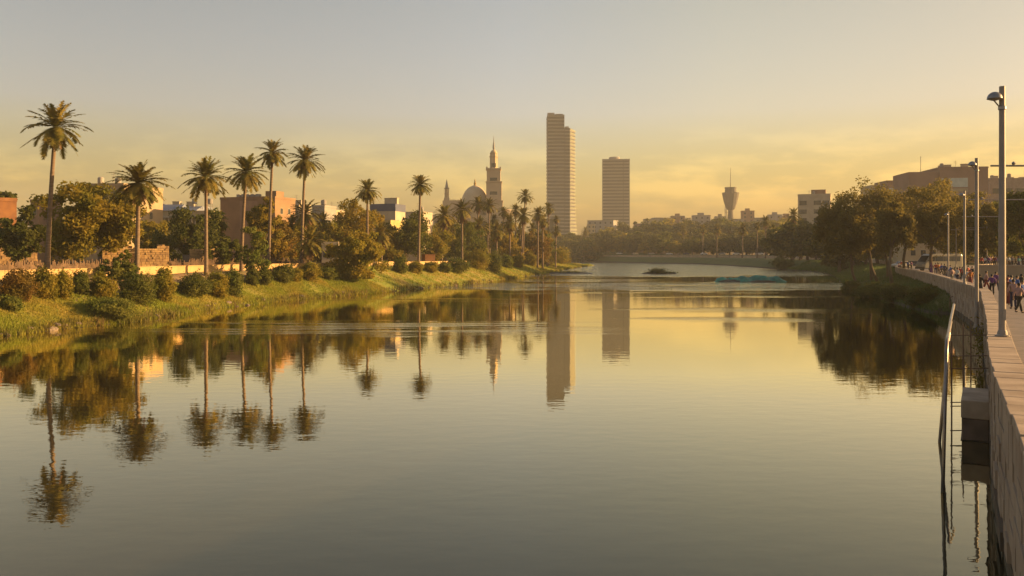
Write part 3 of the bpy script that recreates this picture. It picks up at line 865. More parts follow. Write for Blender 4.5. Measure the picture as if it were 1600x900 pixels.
MB().lathe([(5.2 * px, 0), (5.0 * px, zz(341)), (4.0 * px, zz(333)), (4.0 * px, zz(328.5)), (6.8 * px, zz(326)), (10.2 * px, zz(316)), (12.2 * px, zz(307)), (13.0 * px, zz(302.5))], 12).build('funnel_shaft', M_CT, ct)
MB().lathe([(13.2 * px, zz(302.4)), (13.2 * px, zz(301)), (9.2 * px, zz(300.8))], 10).build('gallery', M_CT, ct)
MB().lathe([(9.0 * px, zz(300.7)), (8.6 * px, zz(294.5)), (9.4 * px, zz(294.3)), (9.2 * px, zz(292.8))], 10).build('cab', M_CT, ct)
MB().tube([(0, 0, zz(292.8)), (0, 0, zz(262))], [.45, .15], 6).build('mast', M_METAL, ct)
for k_, (dx, y0) in enumerate(((-9, 322), (-7, 326))):
    t = MB(); t.tube([(dx * px, 0, 0), (dx * px, 0, zz(y0))], .35, 5); t.tube([(dx * px - 1, 0, zz(y0 + 6)), (dx * px + 1.4, 0, zz(y0 + 6))], .25, 5); t.build('lattice_mast', M_METAL, ct)

# --- mosque
DM = 450.0; px = DM / F
M_MOSQ = mat('honey mosque stone', (0.50, 0.39, 0.25), .85, (0.43, 0.33, 0.22), .15)
M_MDOME = mat('pale mosque dome', (0.54, 0.43, 0.28), .7, (0.47, 0.37, 0.24), .2)
M_GOLD = mat('gilded finial', (0.5, 0.32, 0.1), .35, metal=.6)
mq = thing('mosque', 'domed mosque with a tall tiered minaret rising behind the palm grove', 'mosque', ((740 - CX) * px, DM, 2.0), R(0))
zz = lambda y: CAMZ - (y - HY) * px - 2.0
xx = lambda x: (x - 740) * px
MB().box(xx(676), xx(800), 4, 34, 0, zz(336)).build('prayer_hall', M_MOSQ, mq)
MB().box(xx(691), xx(722), 2, 12, 0, zz(313)).build('side_hall', M_MOSQ, mq)
cren = MB()
for i in range(9): cren.box(xx(703 + i * 2.1), xx(704.2 + i * 2.1), 2, 2.6, zz(313) + .003, zz(311.4))
cren.build('crenellation', M_MOSQ, mq)
MB().lathe([(xx(762.6), zz(336)), (xx(762.6), zz(318))], 32, (0, 16)).build('drum', M_MOSQ, mq)
RD = xx(762.3); z0 = zz(318); hd = zz(286) - zz(318)
prof = [(RD * math.cos(t) * (1 - .06 * math.sin(t) ** 6), z0 + hd * math.sin(t)) for t in np.linspace(0, math.pi / 2 - .05, 14)]
dm = MB().lathe(prof, 40, (0, 16)).build('dome', M_MDOME, mq, smooth=True)
MB().lathe([(.9, zz(286.3)), (.5, zz(284)), (.8, zz(282.5)), (.3, zz(280)), (.45, zz(279)), (.05, zz(275.5))], 10, (0, 16)).build('finial', M_GOLD, dm)
MB().lathe([(xx(752) * 1.0, zz(336)), (xx(752), zz(332)), (xx(751), zz(328)), (xx(747), zz(325.6)), (.3, zz(324.8))], 24, (xx(794), 12)).build('small_dome', M_MDOME, mq, smooth=True)
# arched openings on the hall
for i in range(8):
    x = xx(684 + i * 14.5); MB().box(x - 1.1, x + 1.1, 3.93, 4.1, zz(362), zz(346)).build('window', M_GLASS, mq)
# great minaret: square tiers then octagon, bulb and spire
mx = 771.0
def tier(xl, xr, yb, yt, name, dep=None, m=None):
    w_ = (xr - xl) / 2 * px; c_ = xx((xl + xr) / 2)
    return MB().box(c_ - w_, c_ + w_, 10 - w_, 10 + w_, zz(yb), zz(yt)).build(name, m or M_MOSQ, mq)
tier(758.5, 785.5, 400, 313.5, 'minaret_base'); tier(757.8, 786.2, 313.4, 312.2, 'cornice')
tier(759.2, 783.6, 312.1, 283.5, 'minaret_shaft'); tier(758.4, 784.4, 283.4, 281.8, 'cornice')
tier(760, 781.6, 281.7, 263.2, 'minaret_shaft'); tier(758.6, 782.6, 263.1, 260.8, 'cornice')
c_ = xx(770.8)
for dx in (-10.5, 10.5):
    MB().box(c_ + dx * px - .4, c_ + dx * px + .4, 10 - 3.9, 10 - 3.1, zz(260.7), zz(258.6)).build('pinnacle', M_MOSQ, mq)
for yb, yt, xo in ((281, 276, 6.4), (303, 298, 6.4)):
    for dx in (-.66, -.22, .22, .66):
        hw_ = 3.78 if yb < 290 else 4.24
        MB().box(c_ + dx * xo * px - .5, c_ + dx * xo * px + .5, 10 - hw_, 10 - hw_ + .2, zz(yb), zz(yt)).build('window', M_GLASS, mq)
MB().lathe([(6.6 * px, zz(260.7)), (6.6 * px, zz(243)), (7.3 * px, zz(242.4)), (7.3 * px, zz(240.4)), (6.4 * px, zz(240.2)), (6.2 * px, zz(237))], 8, (c_, 10), R(22.5)).build('octagon_lantern', M_MOSQ, mq)
for dx in (-.42, .0, .42):
    MB().box(c_ + dx * 6 * px - .35, c_ + dx * 6 * px + .35, 10 - 6.6 * px - .05, 10 - 5.6 * px, zz(259), zz(252.5)).build('window', M_GLASS, mq)
cup = MB().lathe([(6.1 * px, zz(236.9)), (5.6 * px, zz(234.6)), (4.2 * px, zz(232.5)), (2.2 * px, zz(230.9)), (1.3 * px, zz(230.2))], 20, (c_, 10)).build('cupola', M_MOSQ, mq, smooth=True)
MB().lathe([(1.2 * px, zz(230.1)), (1.9 * px, zz(227)), (1.5 * px, zz(223)), (.8 * px, zz(218.5)), (.45 * px, zz(215.5)), (.55 * px, zz(214.6)), (.15 * px, zz(208))], 12, (c_, 10)).build('spire', M_GREY, cup)
# small open minaret
c_ = xx(697)
MB().box(c_ - 1.5, c_ + 1.5, 3, 6, zz(313) + .003, zz(308.5)).build('small_minaret_base', M_MOSQ, mq)
for k_ in range(8):
    a = k_ * math.pi / 4; MB().tube([(c_ + 1.0 * math.cos(a), 4.5 + 1.0 * math.sin(a), zz(308.4)), (c_ + 1.0 * math.cos(a), 4.5 + 1.0 * math.sin(a), zz(294))], .16, 6).build('colonnette', M_MOSQ, mq)
MB().lathe([(.45, zz(308.4)), (.45, zz(293.8))], 10, (c_, 4.5)).build('small_minaret_core', M_MOSQ, mq)
MB().lathe([(1.35, zz(302.6)), (1.35, zz(301.4))], 12, (c_, 4.5)).build('gallery', M_MOSQ, mq)
MB().lathe([(1.4, zz(293.8)), (1.4, zz(292.4)), (.85, zz(292.2)), (.8, zz(289)), (.5, zz(285.5)), (.12, zz(279.5))], 12, (c_, 4.5)).build('small_spire', M_GREY, mq)

# --- distant town on and below the hill (each house its own thing)
hrng = np.random.default_rng(21)
DH = 660.0
def far_house(x, ytop, wpx, d, m, label, ybot=372, rz=0.0):
    px_ = d / F
    X = (x - CX) * px_; zg = gz(X, d); zt = CAMZ - (ytop - HY) * px_
    w_ = wpx * px_; hgt = max(zt - zg, 4.0) + 1
    b_ = thing('hillside_house', label, 'house', (X, d, zg - 1), rz, None)
    wbox('wall', m, b_, -w_ / 2, w_ / 2, 0, w_ * .7, 0, hgt)
    nf = max(1, int(min(hgt, 14) / 3.4)); nc = max(2, int(w_ / 4.5))
    for i in range(nf):
        for k in range(nc):
            xx_ = -w_ / 2 + (k + .5) * w_ / nc
            MB().box(xx_ - .7, xx_ + .7, -.05, .1, hgt - 2.6 - i * 3.4, hgt - 1.1 - i * 3.4).build('window', M_GLASS, b_)
    r_ = MB(); r_.box(-w_ / 2 - .2, w_ / 2 + .2, -.2, w_ * .7 + .2, hgt + .003, hgt + .5)
    r_.build('roof', M_GREY if hrng.random() < .5 else m, b_)
    if hrng.random() < .6:
        MB().box(-w_ * .2, w_ * .15, w_ * .2, w_ * .45, hgt + .503, hgt + 2.6).build('roof_house', m, b_)
    return b_
hl = [(924, 351, 12, 'pale'), (938, 345, 42, 'broad pale'), (1002, 350, 24, 'grey'), (1018, 343, 22, 'brown'), (1036, 341, 26, 'pale'), (1060, 338, 20, 'grey'), (1078, 345, 22, 'brown'),
      (1097, 337, 26, 'long pale'), (1114, 345, 18, 'grey'), (1126, 339, 16, 'pale'), (1152, 343, 20, 'brown'), (1169, 330, 19, 'tall narrow'), (1190, 341, 24, 'flat brown'), (1211, 336, 22, 'pale'), (1232, 338, 22, 'long brown')]
for i, (x, yt, wp_, kind) in enumerate(hl):
    where = ('just left of the shorter tower', 'below the shorter tower at its left foot', 'right of the shorter tower foot', 'on the hill crest beyond the far trees', 'at the middle of the hill crest', 'on the crest above the reed islet',
             'in the dip of the hill crest', 'on the crest left of the control tower', 'stepping down near the control tower', 'tucked against the left foot of the control tower', 'at the right foot of the control tower', 'rising right of the control tower',
             'between the tall narrow house and the far palms', 'above the far palms beside the office block', 'touching the left side of the white office block')[i]
    far_house(x, yt, wp_, 690 + 25 * (i % 3), (M_PLASTER, M_GREY, M_BROWN)[i % 3], '%s hazy flat-roofed house %s' % (kind, where), rz=R(hrng.uniform(-25, 10)))

# ================================================================ vegetation
def leaf_mat(name, c1, c2, trans=0.48, scale=0.5, rand=0.12):
    return mat(name, c1, 0.75, c2, scale, trans=trans, spec=0.2, rand=rand, detail=3, lo=0.38, hi=0.62)
L_OLIVE = leaf_mat('olive foliage', (0.175, 0.17, 0.02), (0.27, 0.205, 0.025))
L_DARK = leaf_mat('dark foliage', (0.075, 0.095, 0.017), (0.125, 0.125, 0.022))
L_GOLD = leaf_mat('golden foliage', (0.27, 0.19, 0.02), (0.17, 0.15, 0.02))
L_RUST = leaf_mat('rusty foliage', (0.20, 0.115, 0.022), (0.14, 0.115, 0.02))
L_GREEN = leaf_mat('green foliage', (0.105, 0.135, 0.022), (0.15, 0.15, 0.028))
L_PALM = leaf_mat('palm frond green', (0.11, 0.11, 0.02), (0.20, 0.15, 0.028), 0.25)
L_DEAD = leaf_mat('dry frond brown', (0.17, 0.10, 0.05), (0.12, 0.07, 0.035), 0.25)
L_HAZYOLIVE = leaf_mat('hazy olive foliage', (0.135, 0.12, 0.03), (0.20, 0.155, 0.035))  # right-bank trees: their warm haze is mixed into the leaf colour
L_FAR = leaf_mat('far foliage', (0.07, 0.08, 0.02), (0.11, 0.105, 0.022), 0.3, 0.25)
M_BARK = mat('grey brown bark', (0.15, 0.11, 0.075), .95, (0.10, 0.075, 0.05), 2.5, .02, 8, stretch=(1, 1, .3))
M_PTRUNK = mat('ringed palm trunk', (0.20, 0.145, 0.10), .95, (0.13, 0.095, 0.065), 3.0, .03, 9, stretch=(.4, .4, 3.0))

def leaf_cards(pts, nrm, size, rg, aspect=0.5):
    n_ = len(pts)
    a = rg.normal(size=(n_, 3)); a -= nrm * (a * nrm).sum(1, keepdims=True); a /= np.linalg.norm(a, axis=1, keepdims=True) + 1e-9
    b_ = np.cross(nrm, a)
    s1 = size * rg.uniform(.6, 1.35, (n_, 1)); s2 = s1 * aspect
    v = np.stack([pts - a * s1, pts - b_ * s2, pts + a * s1, pts + b_ * s2], 1).reshape(-1, 3)
    q_ = np.arange(n_ * 4, dtype=np.int32).reshape(-1, 4)
    return v, q_
def unit(v):
    return v / (np.linalg.norm(v, axis=-1, keepdims=True) + 1e-9)
def crown_points(w, h, n_leaf, rg, lobes=11, sub=6, flat=0.75, droop=0.0, gap=0.85, lean=(0, 0), bush_=False):
    """leaf positions of a lumpy crown w wide and h high, its centre at the origin"""
    L = []
    m0 = min(w, h)
    for i in range(lobes):
        zt = 1 - 2 * (i + .5) / lobes
        az = i * 2.399963 + rg.normal(0, .35)
        q_ = math.sqrt(max(0, 1 - zt * zt))
        u = np.array([q_ * math.cos(az), q_ * math.sin(az), zt + rg.normal(0, .12)])
        c = u * np.array([w / 2, w / 2, h / 2]) * (rg.uniform(.70, .84) if bush_ else rg.uniform(.48, .86))
        L.append((c, m0 * (rg.uniform(.10, .15) if bush_ else rg.uniform(.15, .25))))
    L.append((np.zeros(3), m0 * .28))
    P_, N_ = [], []
    subs = []
    for c, r_ in L:
        for k in range(sub):
            u = rg.normal(size=3); u /= np.linalg.norm(u)
            subs.append((c + u * r_ * rg.uniform(.45, 1.1), r_ * rg.uniform(.36, .7)))
    wts = np.array([s_[1] ** 1.8 for s_ in subs]); wts /= wts.sum()
    ch = rg.choice(len(subs), n_leaf, p=wts)
    C = np.array([s_[0] for s_ in subs])[ch]; Rr = np.array([s_[1] for s_ in subs])[ch]
    u = unit(rg.normal(size=(n_leaf, 3)))
    rad = (rg.uniform(0, 1, n_leaf) ** .42)[:, None] * Rr[:, None] * rg.uniform(.8, 1.3, (n_leaf, 1))
    pts = C + u * rad * np.array([1, 1, flat])
    for ax, ext in ((0, w), (1, w), (2, h)):
        lo_, hi_ = np.percentile(pts[:, ax], (1.5, 98.5))
        pts[:, ax] = (pts[:, ax] - (lo_ + hi_) / 2) * ext / (hi_ - lo_)
    if droop:
        hang = rg.random(n_leaf) < droop
        pts[hang, 2] -= rg.uniform(0, .14 * h, hang.sum())
    pts[:, 0] += lean[0] * pts[:, 2]
    nr_ = unit(u * .6 + rg.normal(size=(n_leaf, 3)) * .8)
    return pts, nr_, [c for c, _ in L]
def limb_tubes(base, fork, targets, r0, rg, mb=None, n=7):
    mb = mb or MB()
    mid = (np.array(base) + np.array(fork)) / 2 + rg.normal(0, .06, 3) * np.linalg.norm(np.array(fork) - base)
    mb.tube([base, mid, fork], [r0 * 1.15, r0 * .9, r0 * .75], n)
    for t in targets:
        f = np.array(fork); t = np.array(t)
        m1 = f + (t - f) * .45 + rg.normal(0, .07, 3) * np.linalg.norm(t - f); m1[2] -= .05 * np.linalg.norm(t - f)
        mb.tube([f, m1, f + (t - f) * .95], [r0 * .5, r0 * .3, r0 * .1], 5)
    return mb
def tree(name, label, cat, x, d, ytop, ybot, wpx, m, seed, n_leaf=6000, leaf=.16, base=None, trunk_r=.22, group=None, droop=0.0, lobes=11, lean=0.0, cut=1.0, xb=None):
    """a tree whose crown fills photo columns x +- wpx/2 and rows ytop..ybot at distance d; its trunk stands on the ground at column xb"""
    rg = np.random.default_rng(seed)
    k = d / F
    ct_ = P(x, (ytop + ybot) / 2, d)
    xb = x if xb is None else xb
    g = on_ground(xb, d)
    w, h = wpx * k, (ybot - ytop) * k
    t_ = thing(name, label, cat, (g.x, g.y, g.z - .05), 0, group)
    off = np.array([ct_.x - g.x, 0, ct_.z - g.z])
    n_leaf = int(n_leaf * 1.25)
    pts, nr_, mains = crown_points(w, h, n_leaf, rg, lobes, droop=droop, lean=(lean, 0))
    v, q_ = leaf_cards(pts + off, nr_, leaf * 1.3, rg)
    if off[2] - h / 2 < 1.2:
        v[:, 2] = np.maximum(v[:, 2], .05)
    link('crown', fast_mesh('crown', v, quads=q_, mats=(m,)), t_)
    fork = np.array([off[0] * .35, 0, max(.5, (off[2] - h / 2) * .9 + .15)])
    tg = [c * .9 + off for c in mains[:8]]
    limb_tubes((0, 0, -.3), fork, tg, trunk_r, rg).build('trunk', M_BARK, t_, smooth=True)
    return t_

# ---- palms
def frond_strip(rg, L, elev, az, droop, c, nl=26, lw=.42, ragged=0.0):
    """one feather frond: rachis curving from the crown heart, leaflets each side; returns verts, tris"""
    s_ = np.linspace(0, 1, nl)
    dirv = np.array([math.cos(az), math.sin(az)])
    e = elev - droop * s_ ** 1.35
    ds = L / nl
    r_ = np.cumsum(np.cos(e)) * ds; z_ = np.cumsum(np.sin(e)) * ds
    side_bend = rg.normal(0, .10) * s_ ** 2 * L
    ctr = np.stack([dirv[0] * r_ - dirv[1] * side_bend, dirv[1] * r_ + dirv[0] * side_bend, z_], -1) + c
    tan = np.gradient(ctr, axis=0); tan = unit(tan)
    sid = unit(np.stack([-tan[:, 1], tan[:, 0], np.zeros(nl)], -1) + 1e-6)
    upv = np.cross(sid, tan) * -1
    ln = lw * np.interp(s_, [0, .08, .2, .6, .9, 1.0], [.15, .6, 1.0, 1.0, .62, .30])
    V, T = [], []
    hw = .05 * L / 3 * (1 - .75 * s_) + .008
    w0 = ds * 1.6
    for sg in (-1, 1):
        keep = rg.random(nl) > ragged
        tip = ctr + (sid * sg * .80 + tan * .62 + upv * .12) * ln[:, None] * rg.uniform(.75, 1.2, (nl, 1))
        tip[:, 2] -= ln * rg.uniform(.1, .5, nl)
        a = ctr - tan * w0 * .5; b_ = ctr + tan * w0 * .5
        a[:, 2] += .01
        tri = np.stack([a, b_, tip], 1)[keep].reshape(-1, 3)
        o = sum(len(x) for x in V); V.append(tri); T.append(np.arange(len(tri)).reshape(-1, 3) + o)
    # rachis ribbon
    a = ctr - sid * hw[:, None]; b_ = ctr + sid * hw[:, None]
    o = sum(len(x) for x in V); V.append(a); V.append(b_)
    i = np.arange(nl - 1)
    T.append(np.stack([o + i, o + i + 1, o + nl + i], -1)); T.append(np.stack([o + i + 1, o + nl + i + 1, o + nl + i], -1))
    return np.vstack(V), np.vstack(T)
def frond_crown(rg, R_, n_f, e_lo, e_hi, droop=(.85, 1.15), c=(0, 0, 0), ragged=.05, nl=26):
    V, T, o = [], [], 0
    ga = 2.399963
    for i in range(n_f):
        t = i / max(1, n_f - 1)
        e = R(e_hi + (e_lo - e_hi) * t ** 1.05) + rg.normal(0, .12)
        dr = np.interp(t, [0, .35, 1], [droop[0] * .55, droop[0] * 1.05, droop[1]]) * rg.uniform(.75, 1.2)
        if e < R(-20): dr *= .35
        v, tr = frond_strip(rg, R_ * rg.uniform(.8, 1.14) * (.84 + .34 * min(1, t * 2)) * (1 - .10 * max(0, t - .75) * 4), e, i * ga + rg.normal(0, .14), dr, np.array(c), nl, lw=.2 * R_ + .05, ragged=ragged)
        V.append(v); T.append(tr + o); o += len(v)
    return np.vstack(V), np.vstack(T)
def palm_parts(root, H, R_, rg, lean=(0, 0), tr=.24, n_f=52, skirt=.35, e_lo=-56, dead_full=False, nl=26):
    """trunk of height H ending under the crown heart, crown of feather fronds with radius R_, dry skirt"""
    top = np.array([lean[0], lean[1], H])
    tpts, trad = [], []
    N_ = 16
    for i in range(N_ + 1):
        s_ = i / N_
        bend = (s_ ** 1.5)
        tpts.append((lean[0] * bend, lean[1] * bend, H * s_ - .3 * (1 - s_)))
        trad.append(tr * (1.25 - .25 * min(1, s_ * 6)) * (1 - .28 * s_) * (1 + .05 * (i % 2)) * (1.25 if i == N_ else 1))
    MB().tube(tpts, trad, 10).build('trunk', M_PTRUNK, root, smooth=True)
    v, t = frond_crown(rg, R_, n_f, e_lo, 84, c=top, nl=nl)
    link('crown', fast_mesh('crown', v, tris=t, mats=(L_PALM,)), root)
    if skirt > 0:
        ns = int(n_f * skirt * .7)
        v, t = frond_crown(rg, R_ * (.9 if dead_full else .62), ns, -86, -46, (.5, .6), c=top - np.array([0, 0, .12]), ragged=.22, nl=nl)
        link('dead_fronds', fast_mesh('dead_fronds', v, tris=t, mats=(L_DEAD,)), root)
def palm(label, xb, yb, xc, yc, rpx, d, seed, group=None, name='palm_tree', tr=.24, **kw):
    rg = np.random.default_rng(seed)
    g = on_ground(xb, d)
    c = P(xc, yc, d)
    r_ = thing(name, label, 'palm tree', (g.x, g.y, g.z - .05), 0, group)
    kw['n_f'] = int(kw.get('n_f', 50) * 1.2)
    palm_parts(r_, c.z - g.z, rpx * d / F, rg, (c.x - g.x, 0), tr, **kw)
    return r_
GP = 'tall feather palms along the left bank'
palm('tallest feather palm, leaning slightly right at the left end of the bank', 74, 430, 87, 198, 44, 84, 1, GP, n_f=46, skirt=.26)
palm('second feather palm from the left with a broad drooping crown', 214, 430, 217, 285, 42, 85, 2, GP, n_f=60, skirt=.45)
palm('third palm from the left, straight trunk before the rubble wall', 322, 428, 322, 276, 36, 100, 3, GP, n_f=54, skirt=.35)
palm('palm leaning right with its crown just left of the highest of the middle group', 377, 440, 385, 268, 32, 109, 4, GP, n_f=52, skirt=.3)
palm('palm rising behind the brown block roof, highest of the middle group', 420, 428, 426, 238, 25, 124, 5, GP, n_f=50, skirt=.4)
palm('palm with a rough trunk standing right of the brown block', 471, 432, 477, 250, 29, 128, 6, GP, n_f=52, skirt=.3)
palm('short-stemmed dense palm crown poking above the golden bushy tree', 574, 420, 574, 297, 21, 150, 7, GP, n_f=56, skirt=.6)
palm('slender palm with a small round crown standing alone before the white block', 654, 412, 657, 288, 19.5, 156, 8, GP, tr=.26, n_f=50, skirt=.25)
# stubby young palms among the bank trees
for i, (lab, xb, xc, yc, r_, d) in enumerate((('stubby young palm with golden hanging fronds beside the big round bush', 482, 484, 376, 27, 122), ('young palm crown peeping over the trees beside the rough trunked palm', 478, 477, 333, 27, 150),
                               ('small dusty palm below the brown block wall', 342, 342, 344, 18, 150), ('dry brown palm hanging behind the big round bush', 596, 594, 365, 22, 160), ('young palm between the golden bushy tree and the yellow house', 582, 583, 340, 15, 185),
                               ('young palm right of the stubby golden palm', 504, 505, 344, 17, 165), ('low palm half hidden beside the dark tree behind the third palm', 455, 456, 350, 19, 150))):
    palm(lab, xb, 420, xc, yc, r_, d, 40 + i, 'young palms among the bank trees', tr=.26, n_f=44, skirt=.5, dead_full=True, nl=20)
# the grove at the headland
grove = [(690, 694, 336, 21, 200, .7), (722, 722, 327, 19, 206, .7), (746, 747, 318, 14, 262, .3), (765, 764, 320, 14, 256, .35), (749, 749, 352, 17, 228, .45), (776, 776, 360, 15, 232, .5), (797, 796, 347, 17, 236, .5),
         (805, 806, 328, 12, 285, .4), (817, 821, 306, 13.5, 262, .15), (814, 818, 336, 15, 250, .4), (840, 841, 333, 14, 262, .5), (848, 848, 345, 12, 268, .7), (857, 857, 325, 11, 300, .45), (868, 869, 342, 7, 330, .5), (868, 869, 360, 9, 300, .6), (855, 856, 367, 9, 290, .6),
         (832, 832, 356, 11, 285, .5), (726, 727, 352, 11, 260, .4), (708, 708, 352, 12, 240, .5), (762, 762, 356, 10, 275, .4), (786, 787, 330, 10, 300, .4), (812, 812, 358, 10, 290, .5), (772, 772, 342, 9, 300, .4)]
glab = ['skirted palm at the left end of the headland grove', 'skirted palm just right of the grove\'s left end, under the small minaret', 'palm in front of the mosque dome, left of a twin pair', 'palm at the foot of the great minaret, right of the twin pair',
        'dense palm below the twin pair in front of the dome', 'low palm right of the dense palm below the dome', 'leaning-frond palm right of the great minaret foot', 'thin palm against the small mosque dome', 'palm with the highest crown in the headland grove',
        'dark palm directly under the grove\'s highest crown', 'brown-skirted palm left of the taller tower', 'twin companion close behind the brown-skirted palm', 'palm overlapping the left edge of the taller tower', 'tiny palm before the foot of the taller tower',
        'short orange-tinged palm at the right end of the grove', 'low tufted palm beside the grove\'s right end', 'half hidden palm inside the grove left of the brown-skirted palm', 'low palm between the two skirted palms and the dome', 'low palm squeezed between the two skirted palms',
        'small palm behind the low palms below the great minaret', 'thin palm right of the great minaret shaft', 'low palm under the dark palm in the grove middle', 'small palm half covered at the foot of the great minaret']
for i, (xb, xc, yc, r_, d, sk) in enumerate(grove):
    palm(glab[i], xb, 410, xc, yc, r_, d, 80 + i, 'palms of the headland grove', tr=.27, n_f=46, skirt=sk, dead_full=True, nl=16)

# ---- broadleaf trees of the left bank
GL = 'trees on the left bank terrace'
tree('spreading_tree', 'big spreading tree with a forked trunk behind the tallest palm', 'tree', 143, 95, 292, 398, 134, L_OLIVE, 101, 15000, .17, trunk_r=.34, group=GL, lobes=16, xb=88)
tree('dark_tree', 'dark tree at the left edge beside the big spreading tree', 'tree', 38, 104, 326, 402, 62, L_DARK, 102, 6000, .17, group=GL, xb=42)
tree('dark_tree', 'dark wide tree behind the second and third palms', 'tree', 298, 126, 330, 404, 98, L_DARK, 103, 9000, .19, group=GL)
tree('low_tree', 'low dark green tree between the third and fourth palms', 'tree', 354, 116, 376, 410, 52, L_DARK, 104, 4000, .16, group=GL)
tree('slim_tree', 'slim pale green sapling with a leaning bare stem at the bank edge', 'tree', 397, 106, 356, 428, 40, L_GREEN, 105, 2600, .13, trunk_r=.09, group=GL, xb=384)
tree('flame_tree', 'tall golden brown tree in front of the brown block', 'tree', 416, 132, 314, 390, 52, L_GOLD, 106, 6500, .17, group=GL, lobes=10)
tree('flame_tree', 'rusty drooping tree right of the golden brown tree', 'tree', 438, 136, 345, 412, 44, L_RUST, 107, 5000, .17, group=GL, droop=.4)
tree('golden_tree', 'golden bushy tree under the dense palm crown', 'tree', 553, 165, 318, 388, 74, L_GOLD, 108, 8000, .2, group=GL)
tree('round_bush', 'big round dark bush tree close to the water left of the slender palm', 'bush', 556, 128, 368, 438, 84, L_OLIVE, 109, 12000, .16, group=None, lobes=14)
tree('dark_tree', 'dark leafy tree left of the slender eighth palm', 'tree', 634, 182, 336, 408, 66, L_DARK, 110, 8000, .2, group=GL)
tree('dark_tree', 'dark leafy tree right of the slender eighth palm', 'tree', 676, 192, 356, 410, 52, L_OLIVE, 111, 6000, .2, group=GL)
tree('dark_tree', 'dark round tree behind the skirted grove palms', 'tree', 726, 212, 350, 414, 62, L_DARK, 112, 7000, .21, group=GL)
tree('golden_tree', 'golden low tree between the trunks of the grove palms', 'tree', 792, 250, 366, 412, 50, L_GOLD, 113, 5000, .22, group=GL)
tree('golden_tree', 'rusty low tree at the right end of the grove', 'tree', 838, 272, 364, 406, 46, L_RUST, 114, 4500, .23, group=GL)
tree('dark_tree', 'dark tree between the stubby golden palm and the rusty drooping tree', 'tree', 452, 148, 350, 412, 40, L_OLIVE, 115, 4500, .18, group=GL)
tree('dark_tree', 'olive tree behind the stubby golden palm', 'tree', 512, 160, 352, 412, 48, L_OLIVE, 116, 5000, .19, group=GL)
tree('dark_tree', 'dark tree below the blue topped block', 'tree', 604, 178, 362, 412, 44, L_OLIVE, 117, 4500, .2, group=GL)
tree('dark_tree', 'olive tree between the second palm and the colonnade hall', 'tree', 236, 135, 348, 402, 56, L_OLIVE, 118, 5000, .18, group=GL)
tree('low_tree', 'feathery low tree growing over the golden wall left of the second palm', 'tree', 186, 84, 396, 438, 44, L_GREEN, 119, 3000, .13, trunk_r=.08, group=GL)
tree('low_tree', 'small shrubby tree on the roof line at the far left edge', 'tree', 8, 140, 300, 318, 26, L_DARK, 120, 1500, .17, group=GL)
tree('dark_tree', 'dark tree in front of the orange brick house at the left edge', 'tree', 6, 118, 344, 404, 50, L_DARK, 121, 4500, .18, group=GL)
# far row behind the terrace trees and the grove
m_var = []
for i in range(4):
    rg = np.random.default_rng(300 + i)
    pts, nr_, mains = crown_points(8.0, 7.2, 3000, rg, 10, 5)
    v, q_ = leaf_cards(pts + np.array([0, 0, 5.0]), nr_, .36, rg)
    m_var.append((fast_mesh('crown', v, quads=q_, mats=((L_FAR, L_DARK, L_OLIVE, L_FAR)[i],)),
                  limb_tubes((0, 0, -.6), (0, 0, 2.6), [c * .8 + np.array([0, 0, 5.0]) for c in mains[:6]], .24, rg).mesh('trunk', M_BARK, True)))
protos = {}
def far_tree(x, d, hpx, label, group, var, cat='tree', name='leafy_tree', wf=1.0):
    g = on_ground(x, d)
    h = hpx * d / F
    s_ = h / 8.6
    rz = (x * 7.13 + var) % 6.28
    sc = (s_ * wf, s_ * wf, s_)
    if var in protos:
        return dup(protos[var], (g.x, g.y, g.z), rz, label, group, sc)
    t_ = thing(name, label, cat, (g.x, g.y, g.z), rz, group, sc)
    link('crown', m_var[var][0], t_); link('trunk', m_var[var][1], t_)
    protos[var] = t_
    return t_
trng = random.Random(77)
for i in range(46):
    x = -40 + i * 19.5 + trng.uniform(-6, 6)
    d = trng.uniform(190, 235) if x < 560 else trng.uniform(270, 320)
    yt = trng.uniform(346, 366)
    g = on_ground(x, d); hp = (HY - yt) + (CAMZ - g.z) * F / d
    far_tree(x, d, hp, 'one of the dusky trees filling the gaps between the left bank houses', 'background trees on the left bank', i % 4, wf=1.25)
# hazy wood along the far bank
for i in range(92):
    x = 862 + (i % 46) * 10.4 + trng.uniform(-5, 5)
    row = i // 46
    lim = np.interp(x, [860, 1000, 1120, 1200, 1330], [575, 545, 500, 455, 380])
    d = lim + 28 + row * 45 + trng.uniform(-10, 20)
    yt = np.interp(x, [860, 940, 1050, 1200, 1330], [374, 368, 371, 370, 360]) + trng.uniform(-7, 10) - row * 4
    g = on_ground(x, d); hp = (HY - yt) + (CAMZ - g.z) * F / d
    far_tree(x, d, hp, 'one of the hazy trees massed along the far bank', 'hazy trees along the far bank', i % 4, wf=1.2)
for i, x in enumerate((1222, 1236, 1249, 1262, 1275, 1288, 1300, 1308)):
    g = on_ground(x, 338 - i * 4); yt = (354, 350, 356, 349, 355, 347, 352, 350)[i]
    far_tree(x, g.y, (HY - yt) + (CAMZ - g.z) * F / g.y, 'one of the dusky trees hiding the foot of the white office block', 'trees below the white office block', i % 4, wf=1.25)
for i in range(34):
    x = 985 + i * 9.0 + trng.uniform(-4, 4); d = trng.uniform(640, 680)
    g = on_ground(x, d); yt = trng.uniform(343, 358); hp = max(14, (HY - yt) + (CAMZ - g.z) * F / d)
    far_tree(x, d, hp, 'one of the hazy trees climbing the hill among the houses', 'trees among the hill houses', i % 4, wf=1.4)
